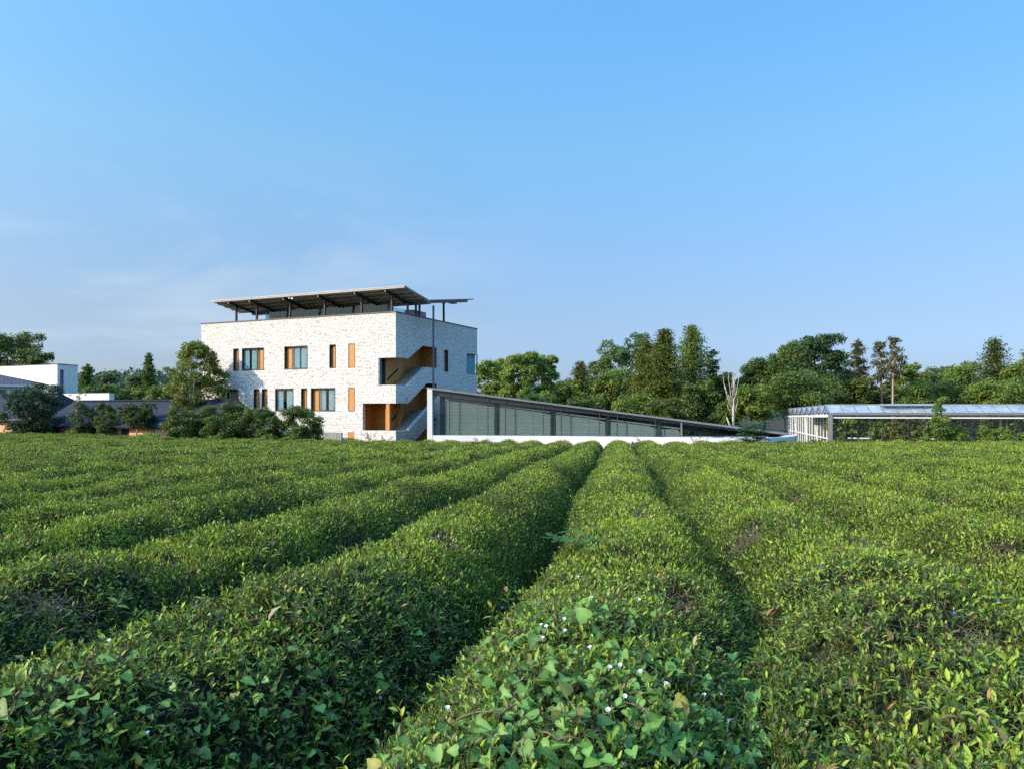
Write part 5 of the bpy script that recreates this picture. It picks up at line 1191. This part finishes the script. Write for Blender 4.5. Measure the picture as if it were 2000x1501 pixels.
# ------------------------------------------------------------------ houses at the left
def gable_house():
    fr = Frame(396, 60.3, -24.4); root = empty('tiled_house', fr.o, -24.4); B = lambda mb, n, m, **k: mb.build(n, M[m], root, **k); Lw = 19.5
    ze, zr, yr, yb = 1.95, 3.72, 3.3, 6.6
    mb = MB(); holes = [[(-5.4, -.3), (-4.6, -.3), (-4.6, 1.55), (-5.4, 1.55)], [(-9.2, .5), (-8.2, .5), (-8.2, 1.4), (-9.2, 1.4)]]
    mb.prism([(-Lw, -.3), (0, -.3), (0, ze - .12), (-Lw, ze - .12)], lambda a, b: (a, 0, b), lambda a, b: (a, .25, b), holes=holes); B(mb, 'wall', 'peach')
    mb = MB(); mb.prism([(.251, -.3), (yb, -.3), (yb, ze - .2), (yr, zr - .25), (.251, ze - .12)], lambda a, b: (0, a, b), lambda a, b: (-.25, a, b)); B(mb, 'gable_wall', 'peach')
    d = MB(); d.box(-5.38, -4.62, .1, .15, -.3, 1.53); B(d, 'door', 'white'); d = MB(); d.box(-9.2, -8.2, .12, .16, .5, 1.4); B(d, 'window', 'darkroom')
    for a, b, za, zb_ in ((-.55, yr, ze - .35, zr), (yr, yb + .55, zr, ze - .35)):
        mb = MB(); mb.prism([(a, za), (b, zb_), (b, zb_ - .12), (a, za - .12)], lambda y, z: (.45, y, z), lambda y, z: (-Lw, y, z)); rf = B(mb, 'roof', 'tile')
    mb = MB(); x = .4
    while x > -Lw: mb.tube([(x, yr, zr + .05), (x - .26, yr, zr + .05)], [.10, .085], 8); x -= .27
    mb.build('ridge_tile', M['tile'], rf, smooth=True)
    mb = MB(); mb.beam((.46, -.55, ze - .42), (.46, yr, zr - .08), .05, .2); mb.beam((.46, yr, zr - .08), (.46, yb + .5, ze - .42), .05, .2); mb.build('bargeboard', M['steel'], rf)
    tag(root, 'low peach-walled house with a blue-black tiled gable roof beside the stone building', 'house')
gable_house()
def hip(name, fr, deg, Lw, Wd, ze, rise, run, mat, wallm, label, over=.5, ridge_t=True, fas='whitemetal'):
    root = empty(name, fr.o, deg); B = lambda mb, n, m, **k: mb.build(n, M[m], root, **k); o = over
    mb = MB(); mb.box(-Lw, 0, 0, .25, -.3, ze - .1); mb.box(-.25, 0, .251, Wd, -.3, ze - .1); mb.box(-Lw, -Lw + .25, .251, Wd, -.3, ze - .1); mb.box(-Lw + .251, -.251, Wd - .25, Wd, -.3, ze - .1); B(mb, 'wall', wallm)
    e = [(-Lw - o, -o, ze), (o, -o, ze), (o, Wd + o, ze), (-Lw - o, Wd + o, ze)]; r0, r1 = (-Lw + run, Wd / 2, ze + rise), (-run, Wd / 2, ze + rise)
    mb = MB(); lo = [(x, y, z - .16) for x, y, z in e]
    mb.add(e + [r0, r1] + lo, [(0, 1, 5, 4), (1, 2, 5), (2, 3, 4, 5), (3, 0, 4), (6, 9, 8, 7)]); rf = B(mb, 'roof', mat)
    mb = MB()
    mb.box(-Lw - o - .02, o + .02, -o - .03, -o, ze - .2, ze + .01); mb.box(o, o + .03, -o, Wd + o, ze - .2, ze + .01); mb.build('fascia', M[fas], rf)
    if ridge_t:
        mb = MB(); mb.tube([r0, r1], [.09, .09], 8); mb.tube([e[1], r1], [.09, .09], 8); mb.build('ridge_tile', M[mat], rf, smooth=True)
    return root, B
frB = Frame(66, 68.3, -24.4)
r, B = hip('tiled_house', frB, -24.4, 15, 7, 2.15, 2.3, 1.2, 'tile', 'peach', '', fas='bluesteel')
mb = MB(); mb.box(-2.2, -.4, -.02, .0, .2, 1.0); B(mb, 'brick_panel', 'brickband'); mb = MB(); mb.box(-2.6, -2.45, -.2, -.05, -.3, 1.7); mb.box(-.35, -.2, -.2, -.05, -.3, 1.7); B(mb, 'porch_post', 'concrete')
tag(r, 'low peach house with a dark tiled hipped roof at the left edge', 'house')
frC = Frame(87, 84, 33)
r, B = hip('hipped_villa', frC, 33, 16, 13, 5.62, 1.75, 6.5, 'greytile', 'white', '', .4)
for x in (-1.2, -4.0): mb = MB(); mb.box(x - .5, x + .5, -.03, -.002, 3.9, 5.1); B(mb, 'window', 'bluesteel')
mb = MB(); mb.box(-2.75, -2.6, -.04, -.002, 3, 5.5); B(mb, 'downpipe', 'whitemetal')
tag(r, 'white villa with a shallow grey tiled hipped roof, left of the flat-roofed house', 'house')
def white_house():
    fr = Frame(112, 95, -24.4); root = empty('flat_roofed_house', fr.o, -24.4); B = lambda mb, n, m, **k: mb.build(n, M[m], root, **k); ztop = fr.front(112, 711.5).z; W = fr.side(152, 740).y
    a, b, c, d = fr.side(114, 722).y, fr.side(122.5, 722).y, 0, fr.side(114, 722).z; zl = fr.front(112, 766).z
    mb = MB(); mb.box(-22, 0, 0, .3, -.3, ztop); B(mb, 'front_wall', 'white')
    mb = MB(); mb.prism([(.301, -.3), (W, -.3), (W, ztop), (.301, ztop)], lambda y, z: (0, y, z), lambda y, z: (-.3, y, z), holes=[[(.36, zl - .2), (b + .2, zl - .2), (b + .2, d), (.36, d)]]); B(mb, 'side_wall', 'white')
    mb = MB(); mb.box(-.25, -.2, .34, b + .25, zl - .2, d); B(mb, 'window', 'bluesteel'); mb = MB(); mb.box(-22, -.302, .302, W, ztop - .5, ztop - .1); mb.box(-3.2, -1.2, .9, 2.2, ztop - .099, ztop + .18); B(mb, 'roof', 'cap'); mb = MB(); mb.box(-22, .05, -.05, .35, ztop + .002, ztop + .07); mb.box(-.35, .05, .352, W + .05, ztop + .002, ztop + .07); B(mb, 'parapet_cap', 'cap')
    tag(root, 'white flat-roofed modern house with a tall dark side window', 'house')
    f2 = Frame(213, 90, -24.4); r2 = empty('garden_wall', f2.o, -24.4); zt = f2.front(213, 767).z; w2 = f2.side(223, 775).y
    mb = MB(); mb.box(-11.5, 0, 0, .3, -.3, zt); mb.build('front_wall', M['white'], r2); mb = MB(); mb.box(-.3, 0, .301, w2, -.3, zt); mb.build('side_wall', M['white'], r2)
    mb = MB(); mb.box(-11.5, .03, -.03, .33, zt + .002, zt + .05); mb.box(-.33, .03, .332, w2, zt + .002, zt + .05); mb.build('coping', M['cap'], r2); tag(r2, 'long white wall running out to the right of the flat-roofed house', 'wall')
white_house()
